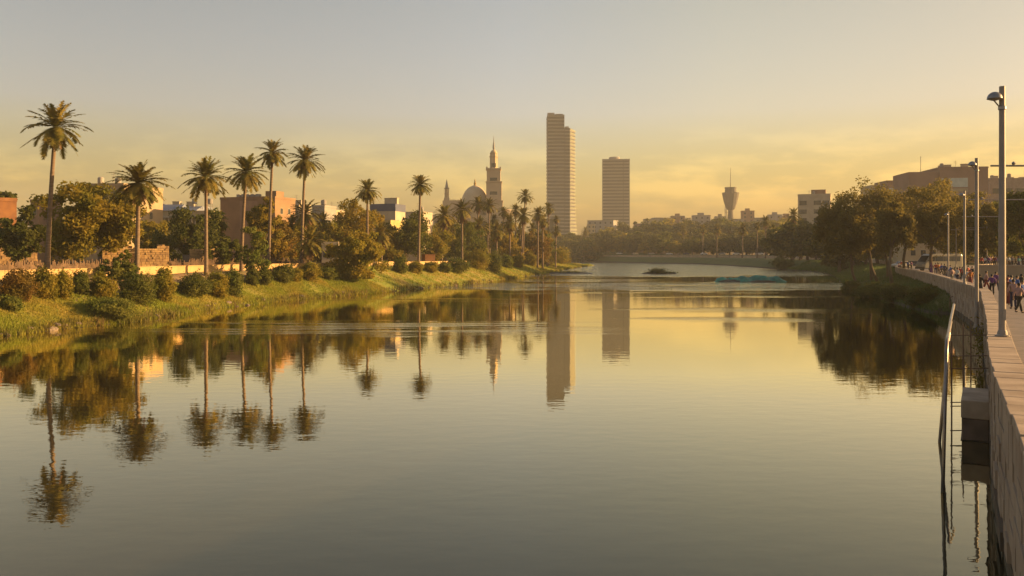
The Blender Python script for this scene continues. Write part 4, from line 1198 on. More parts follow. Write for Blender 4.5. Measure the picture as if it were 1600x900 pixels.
# palms standing over the far wood
for i, (x, yc, r_, d, lab) in enumerate(((1068, 358, 9, 560, 'leftmost far palm above the hazy wood'), (1098, 357, 9, 500, 'left of a pair of far palms before the hazy wood'), (1120, 357, 10, 470, 'right of a pair of far palms below the control tower'),
                                (1160, 357, 11, 430, 'far palm right of the control tower'), (1183, 352, 7, 430, 'small far palm left of the tall one beside the parked cars'), (1196, 345, 11, 400, 'tall thin far palm above the parked cars'),
                                (1240, 336, 14, 330, 'largest far palm beside the white office block'), (1253, 348, 10, 350, 'far palm tucked right behind the largest far palm'), (1225, 360, 9, 360, 'short far palm left of the largest far palm'), (958, 362, 8, 600, 'faint far palm below the shorter tower'), (915, 360, 8, 610, 'faint far palm between the two towers'))):
    palm(lab, x, 400, x, yc, r_, d, 140 + i, 'palms over the far bank wood', tr=.32, n_f=38, skirt=.5, dead_full=True, nl=14)

# ---- the drooping trees on the right bank
GR = 'drooping trees on the right bank'
rt = [('leftmost drooping tree leaning out over the water on the right bank', 1310, 1340, 148, 310, 392, 62, L_HAZYOLIVE, .0), ('second drooping tree of the leaning clump, crown highest', 1342, 1362, 150, 289, 384, 82, L_HAZYOLIVE, .0),
      ('leaning drooping tree third in the clump, low crown over the water', 1334, 1372, 142, 326, 388, 54, L_HAZYOLIVE, .0), ('fourth tree of the leaning clump with a bent trunk', 1372, 1388, 146, 299, 386, 74, L_HAZYOLIVE, .0),
      ('slim leaning tree at the right end of the clump before the wall', 1392, 1394, 128, 318, 382, 50, L_HAZYOLIVE, .0)]
for i, (lab, x, xb, d, yt, yb, w, m, le) in enumerate(rt):
    tree('drooping_tree', lab, 'tree', x, d, yt, yb, w, m, 160 + i, 6400, .17, trunk_r=.26, group=GR, droop=.55, xb=xb, lobes=12)
rt2 = [('tree behind the quay wall between the leaning clump and the minibus', 1418, 1414, 148, 302, 376, 86, L_HAZYOLIVE), ('large umbrella shaped tree whose trunk stands before the minibus', 1456, 1456, 134, 294, 380, 98, L_HAZYOLIVE),
       ('dark tree right of the umbrella shaped tree behind the third lamp', 1508, 1508, 150, 304, 390, 76, L_HAZYOLIVE)]
for i, (lab, x, xb, d, yt, yb, w, m) in enumerate(rt2):
    tree('shade_tree', lab, 'tree', x, d, yt, yb, w, m, 180 + i, 8600, .17, trunk_r=.27, group='shade trees of the promenade', droop=.25, xb=xb, lobes=14)
rt3 = [('dark street tree left of the nearest lamp post on the upper street', 1540, 140, 322, 396, 60, L_DARK), ('dark street tree directly behind the nearest lamp post', 1570, 132, 312, 394, 64, L_HAZYOLIVE), ('dark street tree cut by the right edge of the view', 1604, 118, 296, 390, 74, L_DARK),
       ('broad street tree behind the crowd on the upper street', 1556, 168, 330, 396, 80, L_DARK), ('street tree glimpsed between the second and third lamps', 1490, 185, 330, 394, 60, L_DARK), ('rear street tree near the right edge, behind the others', 1620, 170, 310, 395, 90, L_DARK)]
for i, (lab, x, d, yt, yb, w, m) in enumerate(rt3):
    tree('street_tree', lab, 'tree', x, d, yt, yb, w, m, 190 + i, 8000, .19, trunk_r=.24, group='street trees on the upper street', lobes=12)
tree('golden_tree', 'bright-topped tree in front of the brown office wing', 'tree', 1468, 215, 284, 360, 56, L_GOLD, 199, 6000, .24, trunk_r=.3, lobes=10)
for i in range(16):
    x = 1312 + i * 20; d = trng.uniform(225, 245)
    g = on_ground(x, d); yt = trng.uniform(338, 356); hp = (HY - yt) + (CAMZ - g.z) * F / d
    far_tree(x, d, hp, 'one of the dusky trees behind the right bank promenade', 'background trees on the right bank', i % 4, wf=1.3)

# ---- bushes
def bush(label, x, ytop, ybot, wpx, m, seed, n_leaf=2600, leaf=.11, group='bushes along the left bank', d=None):
    X, D, Z = hit(x, ybot) if d is None else (on_ground(x, d).x, d, on_ground(x, d).z)
    rg = np.random.default_rng(seed)
    k = D / F
    w, h = wpx * k * .92, (ybot - ytop) * k
    t_ = thing('bush', label, 'bush', (X, D + w * .3, gz(X, D + w * .3) - .1), 0, group)
    h = h + .1; zc = h * .46
    # a rounded, slightly lumpy shell of leaves
    n2 = int(n_leaf * 1.7)
    u = unit(rg.normal(size=(n2, 3)))
    ph = rg.uniform(0, 6.28, 6)
    lump = 1 + .19 * np.sin(u[:, 0] * 4.1 + ph[0]) * np.cos(u[:, 2] * 4.7 + ph[1]) + .13 * np.sin(u[:, 1] * 7.3 + u[:, 2] * 5 + ph[2]) + .07 * np.sin(u[:, 0] * 11 + ph[3]) * np.sin(u[:, 2] * 12 + ph[4])
    rad = lump * (rg.random(n2) ** .28) * (1 + .16 * np.abs(rg.normal(size=n2)) * (rg.random(n2) < .4))
    pts = u * rad[:, None] * np.array([w / 2, w / 2, h * .54])
    pts[:, 0] += .22 * (pts[:, 2]) * rg.uniform(-1, 1)
    nr_ = unit(u * .9 + rg.normal(size=(n2, 3)) * .7)
    mains = [unit(rg.normal(size=3)) * np.array([w / 2, w / 2, h / 2]) * .7 for _ in range(6)]
    v, q_ = leaf_cards(pts + np.array([0, 0, zc]), nr_, leaf * (.6 + D / 220), rg)
    v[:, 2] = np.maximum(v[:, 2], -.9)
    link('foliage', fast_mesh('foliage', v, quads=q_, mats=(m,)), t_)
    mb = MB()
    for c in mains[:6]: mb.tube([(c[0] * .15, c[1] * .15, -.4), (c[0] * .5, c[1] * .5, zc * .5), tuple(c * .85 + np.array([0, 0, zc]))], [.06, .04, .015], 5)
    mb.build('stems', M_BARK, t_)
    return t_
bl = [('reddish shaggy bush at the left edge of the bank', 18, 428, 474, 52, L_RUST), ('upright olive bush below the tallest palm', 66, 426, 470, 36, L_OLIVE), ('narrow bush right of the tallest palm trunk', 95, 430, 470, 27, L_OLIVE), ('slim round bush between the narrow bush and the next clump', 123, 429, 464, 26, L_GREEN),
      ('pale olive bush left of the broad dark bush', 157, 429, 468, 38, L_OLIVE), ('broad dark bush in front of the second palm trunk', 207, 428, 474, 58, L_DARK), ('tall lighter bush right of the second palm', 251, 421, 471, 34, L_OLIVE), ('broad bush between the second and third palms', 298, 431, 466, 52, L_DARK),
      ('bush covering the foot of the third palm', 336, 428, 466, 35, L_OLIVE), ('leafy bush just right of the third palm foot', 362, 424, 464, 30, L_GREEN), ('small bush beside the leaning sapling stem', 392, 424, 446, 20, L_DARK), ('dark bush right of the fourth palm trunk', 410, 420, 446, 24, L_DARK),
      ('round bush left of the rough trunked palm', 437, 418, 443, 38, L_DARK), ('olive bush at the rough trunked palm foot', 481, 414, 440, 34, L_OLIVE), ('lighter low bush left of the big round bush', 510, 421, 438, 30, L_GREEN), ('small dark bush low at the bank left of the rough palm', 460, 422, 440, 22, L_OLIVE),
      ('leafy upright bush below the dark tree left of the slender palm', 624, 402, 428, 24, L_GREEN), ('low bush left of the slender palm foot', 648, 411, 427, 26, L_OLIVE), ('low bush right of the slender palm foot', 672, 411, 426, 24, L_OLIVE), ('low dark bush beside the brick hut', 694, 412, 426, 22, L_GREEN),
      ('dark broad bush at the left end of the headland lawn', 713, 406, 428, 44, L_DARK), ('big rounded bush below the grove, left of the darkest one', 746, 392, 421, 38, L_OLIVE), ('darkest rounded bush below the grove', 771, 394, 426, 28, L_DARK), ('sunny yellow green bush right of the darkest bush', 792, 400, 419, 20, L_GREEN),
      ('olive bush at the middle of the headland', 808, 400, 419, 22, L_OLIVE), ('rounded bush left of the last big bush', 828, 396, 416, 24, L_OLIVE), ('big round bush near the headland tip', 852, 390, 415, 34, L_OLIVE), ('last big bush at the headland tip', 875, 386, 413, 36, L_OLIVE),
      ('shaggy reed tuft at the waterline below the broad dark bush', 165, 476, 506, 74, L_GREEN), ('small tuft at the left edge waterline', 12, 468, 488, 30, L_GREEN)]
for i, (lab, x, yt, yb, w, m) in enumerate(bl):
    bush(lab, x, yt, yb, w, m, 220 + i, 3400 if w > 30 else 2200)
bush('dark mound of bush at the far waterside below the parked cars', 1226, 395, 412, 34, L_DARK, 260, 2600, group=None, d=305)
for i, (lab, x, yt, yb, w, d) in enumerate((('low dark bush on the right bank grass beneath the leaning clump', 1372, 418, 441, 58, 112), ('dark shrub on the grass against the quay wall', 1405, 424, 448, 44, 101), ('leafy shrub at the near tip of the right bank grass', 1448, 446, 474, 48, 89),
                                  ('low shrub at the left foot of the leaning clump', 1334, 418, 433, 28, 138))):
    bush(lab, x, yt, yb, w, L_DARK, 270 + i, 3800, group='shrubs on the right bank grass', d=d)
# plant rooted in the quay wall
pw = thing('wall_plant', 'yellowish plant sprouting from the quay wall beside the second lamp', 'plant', (26.1, 46.0, 1.6))
rg = np.random.default_rng(9)
pts = rg.normal(0, 1, (900, 3)) * np.array([.28, .5, .55]) + np.array([-.25, -.9, -.3])
v, q_ = leaf_cards(pts, unit(rg.normal(size=(900, 3))), .085, rg)
link('foliage', fast_mesh('foliage', v, quads=q_, mats=(L_GOLD,)), pw)
MB().tube([(.3, 0, .2), (-.2, -.7, .1), (-.3, -1.0, -.6)], [.04, .03, .01], 5).build('stem', M_BARK, pw)

# ---- grass blades on the banks (nobody could count them)
rg = np.random.default_rng(31)
def blades(n_, y0, y1, smin, smax, right, hgt):
    yy = y0 + (y1 - y0) * rg.random(n_ * 3) ** 1.25
    base = np.interp(yy, LB[:310, 1], LB[:310, 0]) if not right else np.interp(yy, FB[::-1][:, 1], FB[::-1][:, 0])
    xx_ = base + (-1 if not right else 1) * rg.uniform(-.5, smax * 1.2, n_ * 3)
    z, s_, ins, rr_, wd, onr = ground_info(xx_, yy)
    ok = (~ins | (s_ < .15)) & (s_ < smax) & (s_ >= smin) & (~rr_ | (wd < .1))
    cl = vnoise(xx_ * 1.3, yy * 1.3, 9) > rg.uniform(-1.3, .6, len(xx_))
    ok &= cl
    xx_, yy, z, s_ = xx_[ok][:n_], yy[ok][:n_], z[ok][:n_], s_[ok][:n_]
    m_ = len(xx_)
    hh = hgt * rg.uniform(.5, 1.4, m_) * (1 + .7 * (s_ < .8)) * (.7 + yy / 160)
    az = rg.uniform(0, 6.28, m_); wv = .035 * (.6 + yy / 90)
    dx, dy = np.cos(az) * wv, np.sin(az) * wv
    lx, ly = rg.normal(0, .3, m_) * hh, rg.normal(0, .3, m_) * hh
    v = np.stack([np.c_[xx_ - dx, yy - dy, z - .03], np.c_[xx_ + dx, yy + dy, z - .03], np.c_[xx_ + lx, yy + ly, z + hh]], 1).reshape(-1, 3)
    return v
lo_i = np.argmax(LB[:, 1] > 405)
vg = np.vstack([blades(60000, 56, 130, 0, 5.2, False, .12), blades(26000, 125, 400, 0, 9, False, .13)])
gr = link('grass', fast_mesh('grass', vg, tris=np.arange(len(vg)).reshape(-1, 3), mats=(mat('grass blades', (0.23, 0.26, 0.025), .7, (0.36, 0.27, 0.05), .22, trans=.45, detail=6, lo=.4, hi=.68),)))
tag(gr, None, None, kind='stuff')
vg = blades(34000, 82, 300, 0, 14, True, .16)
gr = link('grass', fast_mesh('grass', vg, tris=np.arange(len(vg)).reshape(-1, 3), mats=(mat('shaded grass blades', (0.07, 0.12, 0.02), .7, (0.10, 0.13, 0.03), .3, trans=.35, detail=6),)))  # right-bank blades, the shade on them worked into a darker green
tag(gr, None, None, kind='stuff')

# reeds along the ragged waterline
rg = np.random.default_rng(41)
yy = 58 + 330 * rg.random(2600) ** 1.6
cl = vnoise(yy * 1.1, yy * .6, 4) + rg.normal(0, .35, 2600)
yy = yy[cl > .25]
xx_ = np.interp(yy, LB[:310, 1], LB[:310, 0]) - rg.uniform(-.25, .7, len(yy))
z = np.maximum(ground_info(xx_, yy)[0], -.1)
V = []
for k in range(4):
    hh = rg.uniform(.25, .75, len(yy)); az = rg.uniform(0, 6.28, len(yy)); ox, oy = rg.normal(0, .12, len(yy)), rg.normal(0, .12, len(yy)); wv = .03 + yy * .0003
    V.append(np.stack([np.c_[xx_ + ox - np.cos(az) * wv, yy + oy - np.sin(az) * wv, z - .1], np.c_[xx_ + ox + np.cos(az) * wv, yy + oy + np.sin(az) * wv, z - .1], np.c_[xx_ + ox + rg.normal(0, .16, len(yy)), yy + oy + rg.normal(0, .16, len(yy)), z + hh]], 1).reshape(-1, 3))
V = np.vstack(V)
gr = link('reeds', fast_mesh('reeds', V, tris=np.arange(len(V)).reshape(-1, 3), mats=(mat('reed blades', (0.10, 0.115, 0.02), .7, (0.19, 0.13, 0.045), .5, trans=.4),)))
tag(gr, None, None, kind='stuff')
# stones at the water's edge
M_ROCK = mat('bank stone', (0.24, 0.19, 0.14), .9, (0.13, 0.10, 0.075), 2.5, .03, 8)
srng = random.Random(8)
rocks = []
def rock_mesh(seed):
    r_ = random.Random(seed); mb = MB().ball((0, 0, 0), 1, 10, (1, .8, .55))
    mb.v = [(x * (1 + r_.uniform(-.18, .18)), y * (1 + r_.uniform(-.18, .18)), z * (1 + r_.uniform(-.2, .2))) for x, y, z in mb.v]
    return mb.mesh('rock', M_ROCK)
rms = [rock_mesh(i) for i in range(4)]
for i in range(34):
    y = 60 + 120 * srng.random() ** 1.3
    x = float(np.interp(y, LB[:310, 1], LB[:310, 0])) - srng.uniform(-.2, .9)
    o = link('rock', rms[i % 4]); s_ = srng.uniform(.12, .42)
    o.location = (x, y, max(gz(x, y), -.02) + .02); o.scale = (s_ * 1.3, s_, s_); o.rotation_euler = (0, 0, srng.uniform(0, 6.28))
    tag(o, 'one of the small grey brown stones at the left bank waterline', 'stone', 'stones along the left waterline')
br = thing('fallen_branch', 'bare pale branch lying on the earth below the broad dark bush', 'branch', (*hit(172, 474)[:2], hit(172, 474)[2] + .06))
MB().tube([(-1.0, 0, .02), (-.2, .1, .08), (.7, -.05, .04), (1.5, .1, .0)], [.05, .05, .035, .015], 6).tube([(-.2, .1, .08), (.3, .5, .2), (.8, .7, .15)], [.03, .02, .01], 5).build('wood', mat('bleached wood', (0.36, 0.26, 0.17), .9), br)

# ================================================================ things on the right bank
def cmat(name, c, rough=.85, **k):
    return mat(name, c, rough, tuple(v * .8 for v in c), 6.0, **k)
M_LENS = mat('frosted lamp lens', (0.45, 0.42, 0.36), .3)
M_SHADE = mat('grey lamp shade', (0.28, 0.27, 0.27), .35, (0.23, 0.22, 0.22), 2, metal=.5)
ZTOP = 11.26
# street lamps: pole, dome head on a short strut, base flange
def lamp(label, x, d, zb, zt=ZTOP):
    p = P(x, 396, d)
    t_ = thing('street_lamp', label, 'street lamp', (p.x, d, zb), 0, 'street lamps along the quay wall')
    H = zt - zb
    MB().tube([(0, 0, .02), (0, 0, H * .5), (0, 0, H)], [.105, .098, .088], 14).build('pole', M_METAL, t_, smooth=False)
    MB().lathe([(.21, 0), (.21, .03), (.15, .05), (.13, .16), (.108, .2)], 18).build('base_flange', M_METAL, t_)
    hd = MB()
    prof = [(.215 * math.cos(a), H - .38 + .20 * math.sin(a)) for a in np.linspace(0, math.pi / 2 - .05, 8)]
    hd.lathe([(.20, H - .41), (.225, H - .40)] + prof, 22, (-.27, -.05))
    h_ = hd.build('lamp_shade', M_SHADE, t_, smooth=True)
    MB().lathe([(.05, H - .46), (.15, H - .43), (.185, H - .412)], 18, (-.27, -.05)).build('lens', M_LENS, h_)
    MB().tube([(-.30, -.05, H - .44), (-.06, 0, H - .68)], .022, 6).build('strut', M_METAL, t_)
    MB().box(-.05, .05, -.118, -.09, .5, .85).build('access_hatch', M_SHADE, t_)
    MB().lathe([(.104, H - .74), (.118, H - .73), (.118, H - .64), (.104, H - .63)], 14).build('clamp_band', M_SHADE, t_)
    return t_
lamp('nearest street lamp standing on the wall coping at the right, dome head to the left', 1566, 26.2, 3.40)
L2 = lamp('second street lamp from the viewer, pole fixed to the river face of the wall', 1526, 45.9, 1.9)
lamp('third street lamp from the viewer, between the second lamp and the minibus', 1507, 69.8, 3.40)
lamp('farthest street lamp, beside the rear of the minibus', 1481.5, 105.0, 2.9)
# tall masts with long level arms
def mast(label, xl, xr, y, d, xp, zb, post=True):
    z = CAMZ - (y - HY) * d / F
    px_ = (xp - CX) / F * d
    t_ = thing('arm_mast', label, 'mast', (px_, d, zb), 0, 'thin masts with level arms over the promenade')
    H = z - zb
    MB().tube([(0, 0, 0), (0, 0, H + .25)], [.085, .07], 10).build('post', M_METAL, t_)
    a = MB(); a.tube([((xl - xp) / F * d, 0, H), ((xr - xp) / F * d, 0, H)], .045, 8); a.build('arm', M_METAL, t_)
    MB().ball(((xl - xp) / F * d + 1.1, 0, H + .12), .09, 8).build('fitting', M_SHADE, t_)
    return t_
mast('mast off the right edge whose level arm passes behind the nearest lamp', 1548, 1650, 259, 40, 1644, 2.9)
mast('second arm mast, arm crossing right of the second lamp', 1513, 1632, 312, 66, 1628, 2.9)
mast('third arm mast, arm below the second lamp crossing toward the nearest lamp', 1503, 1562, 338.5, 92, 1561, 2.9)
mast('arm mast with its post left of the third lamp', 1486, 1526, 359, 130, 1494, 2.9)
mast('arm mast with its post right of the second lamp in front of the dark trees', 1497, 1543, 356, 133, 1542, 2.9)

# steel landing ladder standing in the water beside the wall
ld = thing('landing_rail', 'steel handrail cage with two curved tubes standing in the water beside the wall', 'handrail', (10.83, 20.9, 0))
def rel(x, y, d): return P(x, y, d) - Vector((10.83, 20.9, 0))
def rail_tube(x0, d0, bend, tip):
    g = P(x0, HY + 7800 / d0, d0) - Vector((10.83, 20.9, 0))
    b_, t = rel(*bend), rel(*tip)
    up = (b_ - g) / (b_.z - g.z)
    pts = [g - up * 1.2, g + (b_ - g) * .5, g + (b_ - g) * .93, b_ + (t - b_) * .06 + Vector((0, 0, .03)), b_ + (t - b_) * .2 + Vector((0, 0, .05)), t]
    mb = MB().tube(pts, .045, 12); mb.ball(t, .047, 10); return mb
rail_tube(1473, 20.9, (1479, 538, 21.8), (1485.5, 503, 25.0)).build('handrail_tube', M_STEEL, ld, smooth=True)
rail_tube(1468, 26.4, (1483.5, 512, 27.4), (1490.5, 476, 30.5)).build('handrail_tube', M_STEEL, ld, smooth=True)
for (x0, d0, zt_) in ((1487, 27.5, 3.1), (1505, 31.5, 3.3), (1517, 34.5, 3.2)):
    X = (x0 - CX) / F * d0
    MB().tube([(X - 10.83, d0 - 20.9, -1), (X - 10.83, d0 - 20.9, zt_)], .025, 7).build('post', M_RUST, ld)
for (z, d0) in ((3.05, 30), (2.3, 30), (1.85, 30), (.95, 28.2), (.82, 28.2), (.25, 27)):
    a = P(1485, 396, d0); wx = np.interp(d0, WL[:, 1], WL[:, 0])
    MB().tube([(a.x - 10.83, d0 - 20.9, z), (wx + .1 - 10.83, d0 - 20.9 + .1, z)], .018, 6).build('cross_bar', M_RUST, ld)
# stand pipe on the wall further on
sp = thing('wall_pipe', 'thin rusty pipe loop fixed to the wall behind the handrail cage', 'pipe', (0, 0, 0))
p = P(1478, 470, 84)
MB().tube([(p.x, 83.2, -.8), (p.x, 83.2, 1.6), (p.x + .6, 83.0, 1.9)], .06, 8).build('pipe', M_RUST, sp)

# ---- reed islet and the teal netting heap in the shallows
def mound(cx, cyy, rx, ry, h, rg, nx=46, ny=16, lumps=6):
    gx, gy = np.meshgrid(np.linspace(-1, 1, nx), np.linspace(-1, 1, ny), indexing='ij')
    z = np.full(gx.shape, -.0)
    for i in range(lumps):
        a, b_ = rg.uniform(-.7, .7), rg.uniform(-.4, .4)
        z = np.maximum(z, rg.uniform(.55, 1.0) * np.exp(-((gx - a) / rg.uniform(.25, .5)) ** 2 - ((gy - b_) / .55) ** 2))
    z = z * h + .05 * h * vnoise(gx * 16, gy * 9, 2)
    ed = np.clip((1 - gx ** 2) * 4, 0, 1) * np.clip((1 - gy ** 2) * 3, 0, 1)
    z = z * ed - .25 * (1 - ed) - .02
    v = np.stack([gx * rx + cx, gy * ry + cyy, z], -1).reshape(-1, 3)
    i = np.arange(nx * ny).reshape(nx, ny)
    return v, np.stack([i[:-1, :-1], i[1:, :-1], i[1:, 1:], i[:-1, 1:]], -1).reshape(-1, 4)
rg = np.random.default_rng(61)
g = P(1030, 428, 244)
isl = thing('reed_islet', 'small dark reedy islet in the shallow middle of the river', 'islet', (g.x, 244, 0))
v, q_ = mound(0, 0, 5.6, 2.4, .7, rg)
link('mud', fast_mesh('mud', v, quads=q_, mats=(mat('islet mud', (0.07, 0.055, 0.035), .9),), smooth=True), isl)
pts = rg.normal(0, 1, (1500, 3)) * np.array([1.15, .8, .38]) + np.array([-.5, 0, .75])
pts = np.vstack([pts, rg.normal(0, 1, (500, 3)) * np.array([2.0, .7, .16]) + np.array([.9, 0, .4])])
pts[:, 2] = np.abs(pts[:, 2])
v, q_ = leaf_cards(pts, unit(rg.normal(size=pts.shape)), .26, rg, .3)
link('reeds', fast_mesh('reeds', v, quads=q_, mats=(L_DARK,)), isl)
g = P(1174, 440, 177)
net = thing('net_heap', 'heap of teal green netting on a mud bar in the shallow river', 'netting', (g.x, 177, 0))
M_TEAL = mat('teal netting', (0.02, 0.20, 0.16), .6, (0.012, 0.11, 0.09), 1.2, .03, 5, detail=6)
M_TEAL2 = mat('pale teal netting', (0.06, 0.30, 0.22), .6, (0.02, 0.17, 0.13), 1.2, .03, 5, detail=6)
v, q_ = mound(2.0, 0, 5.8, 1.9, 1.45, np.random.default_rng(5), 60, 22, 14)
link('net', fast_mesh('net', v, quads=q_, mats=(M_TEAL,), smooth=True), net)
v, q_ = mound(-4.9, .2, 3.0, 1.5, 1.15, np.random.default_rng(8), 34, 18, 9)
nl_ = link('net', fast_mesh('net', v, quads=q_, mats=(M_TEAL2,), smooth=True), net); nl_['label'] = 'paler netting heap at the left end'
v, q_ = mound(-1.2, -.7, 6.6, 1.6, .55, np.random.default_rng(9), 50, 16, 8)
link('mud', fast_mesh('mud', v, quads=q_, mats=(mat('dark wet mud', (0.035, 0.03, 0.022), .6),), smooth=True), net)
# mud spit beyond the headland tip
rg = np.random.default_rng(12)
g = P(893, 429, 250)
ms = thing('mud_spit', 'low dark mud spit off the headland tip', 'mud bank', (g.x, 250, 0))
v, q_ = mound(0, 0, 7.0, 6.0, .5, rg, 40, 24, 9)
link('mud', fast_mesh('mud', v, quads=q_, mats=(mat('dark wet mud', (0.035, 0.03, 0.022), .6),), smooth=True), ms)
pts = rg.normal(0, 1, (900, 3)) * np.array([2.6, 2.2, .12]) + np.array([-1.5, 0, .42])
v, q_ = leaf_cards(pts, unit(rg.normal(size=pts.shape)), .2, rg, .3)
link('weeds', fast_mesh('weeds', v, quads=q_, mats=(L_DARK,)), ms)

# ---- vehicles
M_TYRE = mat('black tyre', (0.025, 0.025, 0.025), .9)
M_RIM = mat('wheel rim', (0.35, 0.35, 0.34), .4, metal=.7)
M_LIGHT = mat('headlight glass', (0.6, 0.58, 0.5), .15, spec=.6)
M_RED = mat('tail light red', (0.35, 0.02, 0.015), .3)
def extrude_y(prof, y0, y1):
    n_ = len(prof)
    v = [(x, y0, z) for x, z in prof] + [(x, y1, z) for x, z in prof]
    return v, [tuple(range(n_)), tuple(range(2 * n_ - 1, n_ - 1, -1))] + [((i + 1) % n_, i, n_ + i, n_ + (i + 1) % n_) for i in range(n_)]
def wheels(t_, xs, yw, r_):
    for x in xs:
        for y in (-yw, yw):
            vs_ = []; mb = MB().tube([(x, y - .11, r_), (x, y - .09, r_), (x, y + .09, r_), (x, y + .11, r_)], [r_ * .9, r_, r_, r_ * .9], 18)
            w_ = mb.build('wheel', M_TYRE, t_)
            MB().tube([(x, y - .118 if y < 0 else y + .05, r_), (x, y - .05 if y < 0 else y + .118, r_)], r_ * .58, 12).build('rim', M_RIM, w_)
def make_car(label, loc, rz, paint, group):
    t_ = thing('parked_car', label, 'car', loc, rz, group)
    prof = [(-2.1, .35), (-2.15, .62), (-2.05, .82), (-1.2, .95), (1.55, .98), (2.05, .92), (2.12, .6), (2.05, .35)]
    b_ = MB().add(*extrude_y(prof, -.84, .84)).build('body', paint, t_, bevel=.06)
    cab = [(-1.25, .962), (-.55, 1.42), (.75, 1.46), (1.6, .985)]
    MB().add(*extrude_y(cab, -.72, .72)).build('cabin', paint, t_, bevel=.05)
    for s_ in (-1, 1):
        v, f = extrude_y([(-1.0, 1.0), (-.5, 1.36), (.7, 1.39), (1.32, 1.02)], .725 * s_ - .008, .725 * s_ + .008)
        MB().add(v, f).build('side_window', M_GLASS, t_)
        MB().box(-2.13, -2.02, .5 * s_ - .17, .5 * s_ + .17, .62, .76).build('headlight', M_LIGHT, t_)
        MB().box(2.04, 2.12, .6 * s_ - .12, .6 * s_ + .12, .68, .84).build('tail_light', M_RED, t_)
    MB().add([(-1.245, -.62, 1.0), (-1.245, .62, 1.0), (-.6, .6, 1.41), (-.6, -.6, 1.41)], [(0, 1, 2, 3)]).build('windscreen', M_GLASS, t_)
    wheels(t_, (-1.3, 1.3), .76, .31)
    return t_
paints = {'white': mat('white car paint', (0.62, 0.61, 0.57), .3, spec=.5), 'silver': mat('silver car paint', (0.38, 0.38, 0.37), .3, metal=.4), 'dark blue': mat('dark blue car paint', (0.03, 0.05, 0.12), .3, spec=.5), 'grey': mat('grey car paint', (0.18, 0.18, 0.18), .3, spec=.5),
          'red': mat('red car paint', (0.25, 0.03, 0.02), .3, spec=.5)}
def behind_wall(x, gap):
    ds = np.arange(200, 720, 1.0); X = (x - CX) / F * ds
    _, s_, ins, rgt_, wd, _o = ground_info(X, ds)
    k = np.argmax(rgt_ & (wd > gap) & (ds > 250))
    return float(X[k]), float(ds[k])
cars = [(968, 'white', 'leftmost parked car on the far bank road'), (992, 'grey', 'grey car parked second along the far bank road'), (1018, 'silver', 'silver car parked behind the reed islet'), (1046, 'white', 'white car parked between two far palms'), (1072, 'dark blue', 'dark car parked left of the far palm pair'),
        (1100, 'white', 'white car parked between the far palm pair'), (1128, 'silver', 'silver car parked below the control tower'), (1150, 'white', 'white car parked just right of the control tower'), (1187, 'white', 'bright white car parked below the tall thin far palm'),
        (1216, 'silver', 'silver car parked left of the dark mound of bush'), (1238, 'white', 'white car parked just right of the dark mound of bush'), (1262, 'white', 'white car parked below the white office block'), (1280, 'dark blue', 'dark blue car parked at the right end of the far row')]
car0 = {}
for x, pc, lab in cars:
    X, D = behind_wall(x, 4.5)
    loc = (X, D, gz(X, D)); rz = R(trng.uniform(-25, 25)) + (math.pi if trng.random() < .4 else 0)
    if pc in car0: dup(car0[pc], loc, rz, lab, 'cars parked on the far bank road')
    else: car0[pc] = make_car(lab, loc, rz, paints[pc], 'cars parked on the far bank road')
make_car('white car on the upper street at the right edge', (76.5, 122, 4.0), R(170), paints['white'], None) if 'white' not in car0 else dup(car0['white'], (75.8, 121, 4.0), R(165), 'white car on the upper street at the right edge')

dup(car0['silver'], (82.5, 176, 2.9), R(20), 'silver car parked behind the leaning clump left of the minibus')
dup(car0['dark blue'], (88.5, 184, 2.9), R(-15), 'dark car parked behind the trunks left of the silver one')
bus = thing('minibus', 'large silver white minibus with a raked windscreen parked on the promenade behind the trees', 'minibus', (75.2, 146.5, 2.9), R(14))
prof = [(-3.9, .45), (-3.98, .9), (-3.7, 1.55), (-2.75, 2.75), (-2.2, 3.0), (3.6, 3.05), (3.9, 2.7), (3.95, .45)]
MB().add(*extrude_y(prof, -1.15, 1.15)).build('body', mat('minibus paint', (0.34, 0.34, 0.32), .3, (0.28, 0.28, 0.26), .3, spec=.5), bus, bevel=.12)
MB().add([(-3.70, -1.0, 1.62), (-3.70, 1.0, 1.62), (-2.82, .95, 2.72), (-2.82, -.95, 2.72)], [(0, 1, 2, 3)]).build('windscreen', M_GLASS, bus)
for s_ in (-1, 1):
    for x0, x1 in ((-1.75, -.2), (-.1, 1.4), (1.5, 3.4)):
        MB().box(x0, x1, 1.16 * s_ - .012, 1.16 * s_ + .012, 1.75, 2.6).build('side_window', mat('minibus glass', (0.06, 0.08, 0.12), .12, spec=.6), bus)
    v, f = extrude_y([(-3.3, 1.75), (-2.72, 2.5), (-1.9, 2.6), (-1.9, 1.75)], 1.16 * s_ - .012, 1.16 * s_ + .012)
    MB().add(v, f).build('side_window', M_GLASS, bus)
    MB().box(-3.99, -3.86, .8 * s_ - .22, .8 * s_ + .22, .95, 1.2).build('headlight', M_LIGHT, bus)
    MB().box(-2.5, -2.35, 1.2 * s_ - .15, 1.2 * s_ + .15, 1.7, 2.05).build('mirror', M_TYRE, bus)
MB().box(-4.05, -3.9, -1.1, 1.1, .42, .75).build('bumper', mat('grey bumper', (0.12, 0.12, 0.12), .7), bus)
wheels(bus, (-2.6, 2.5), 1.06, .42)

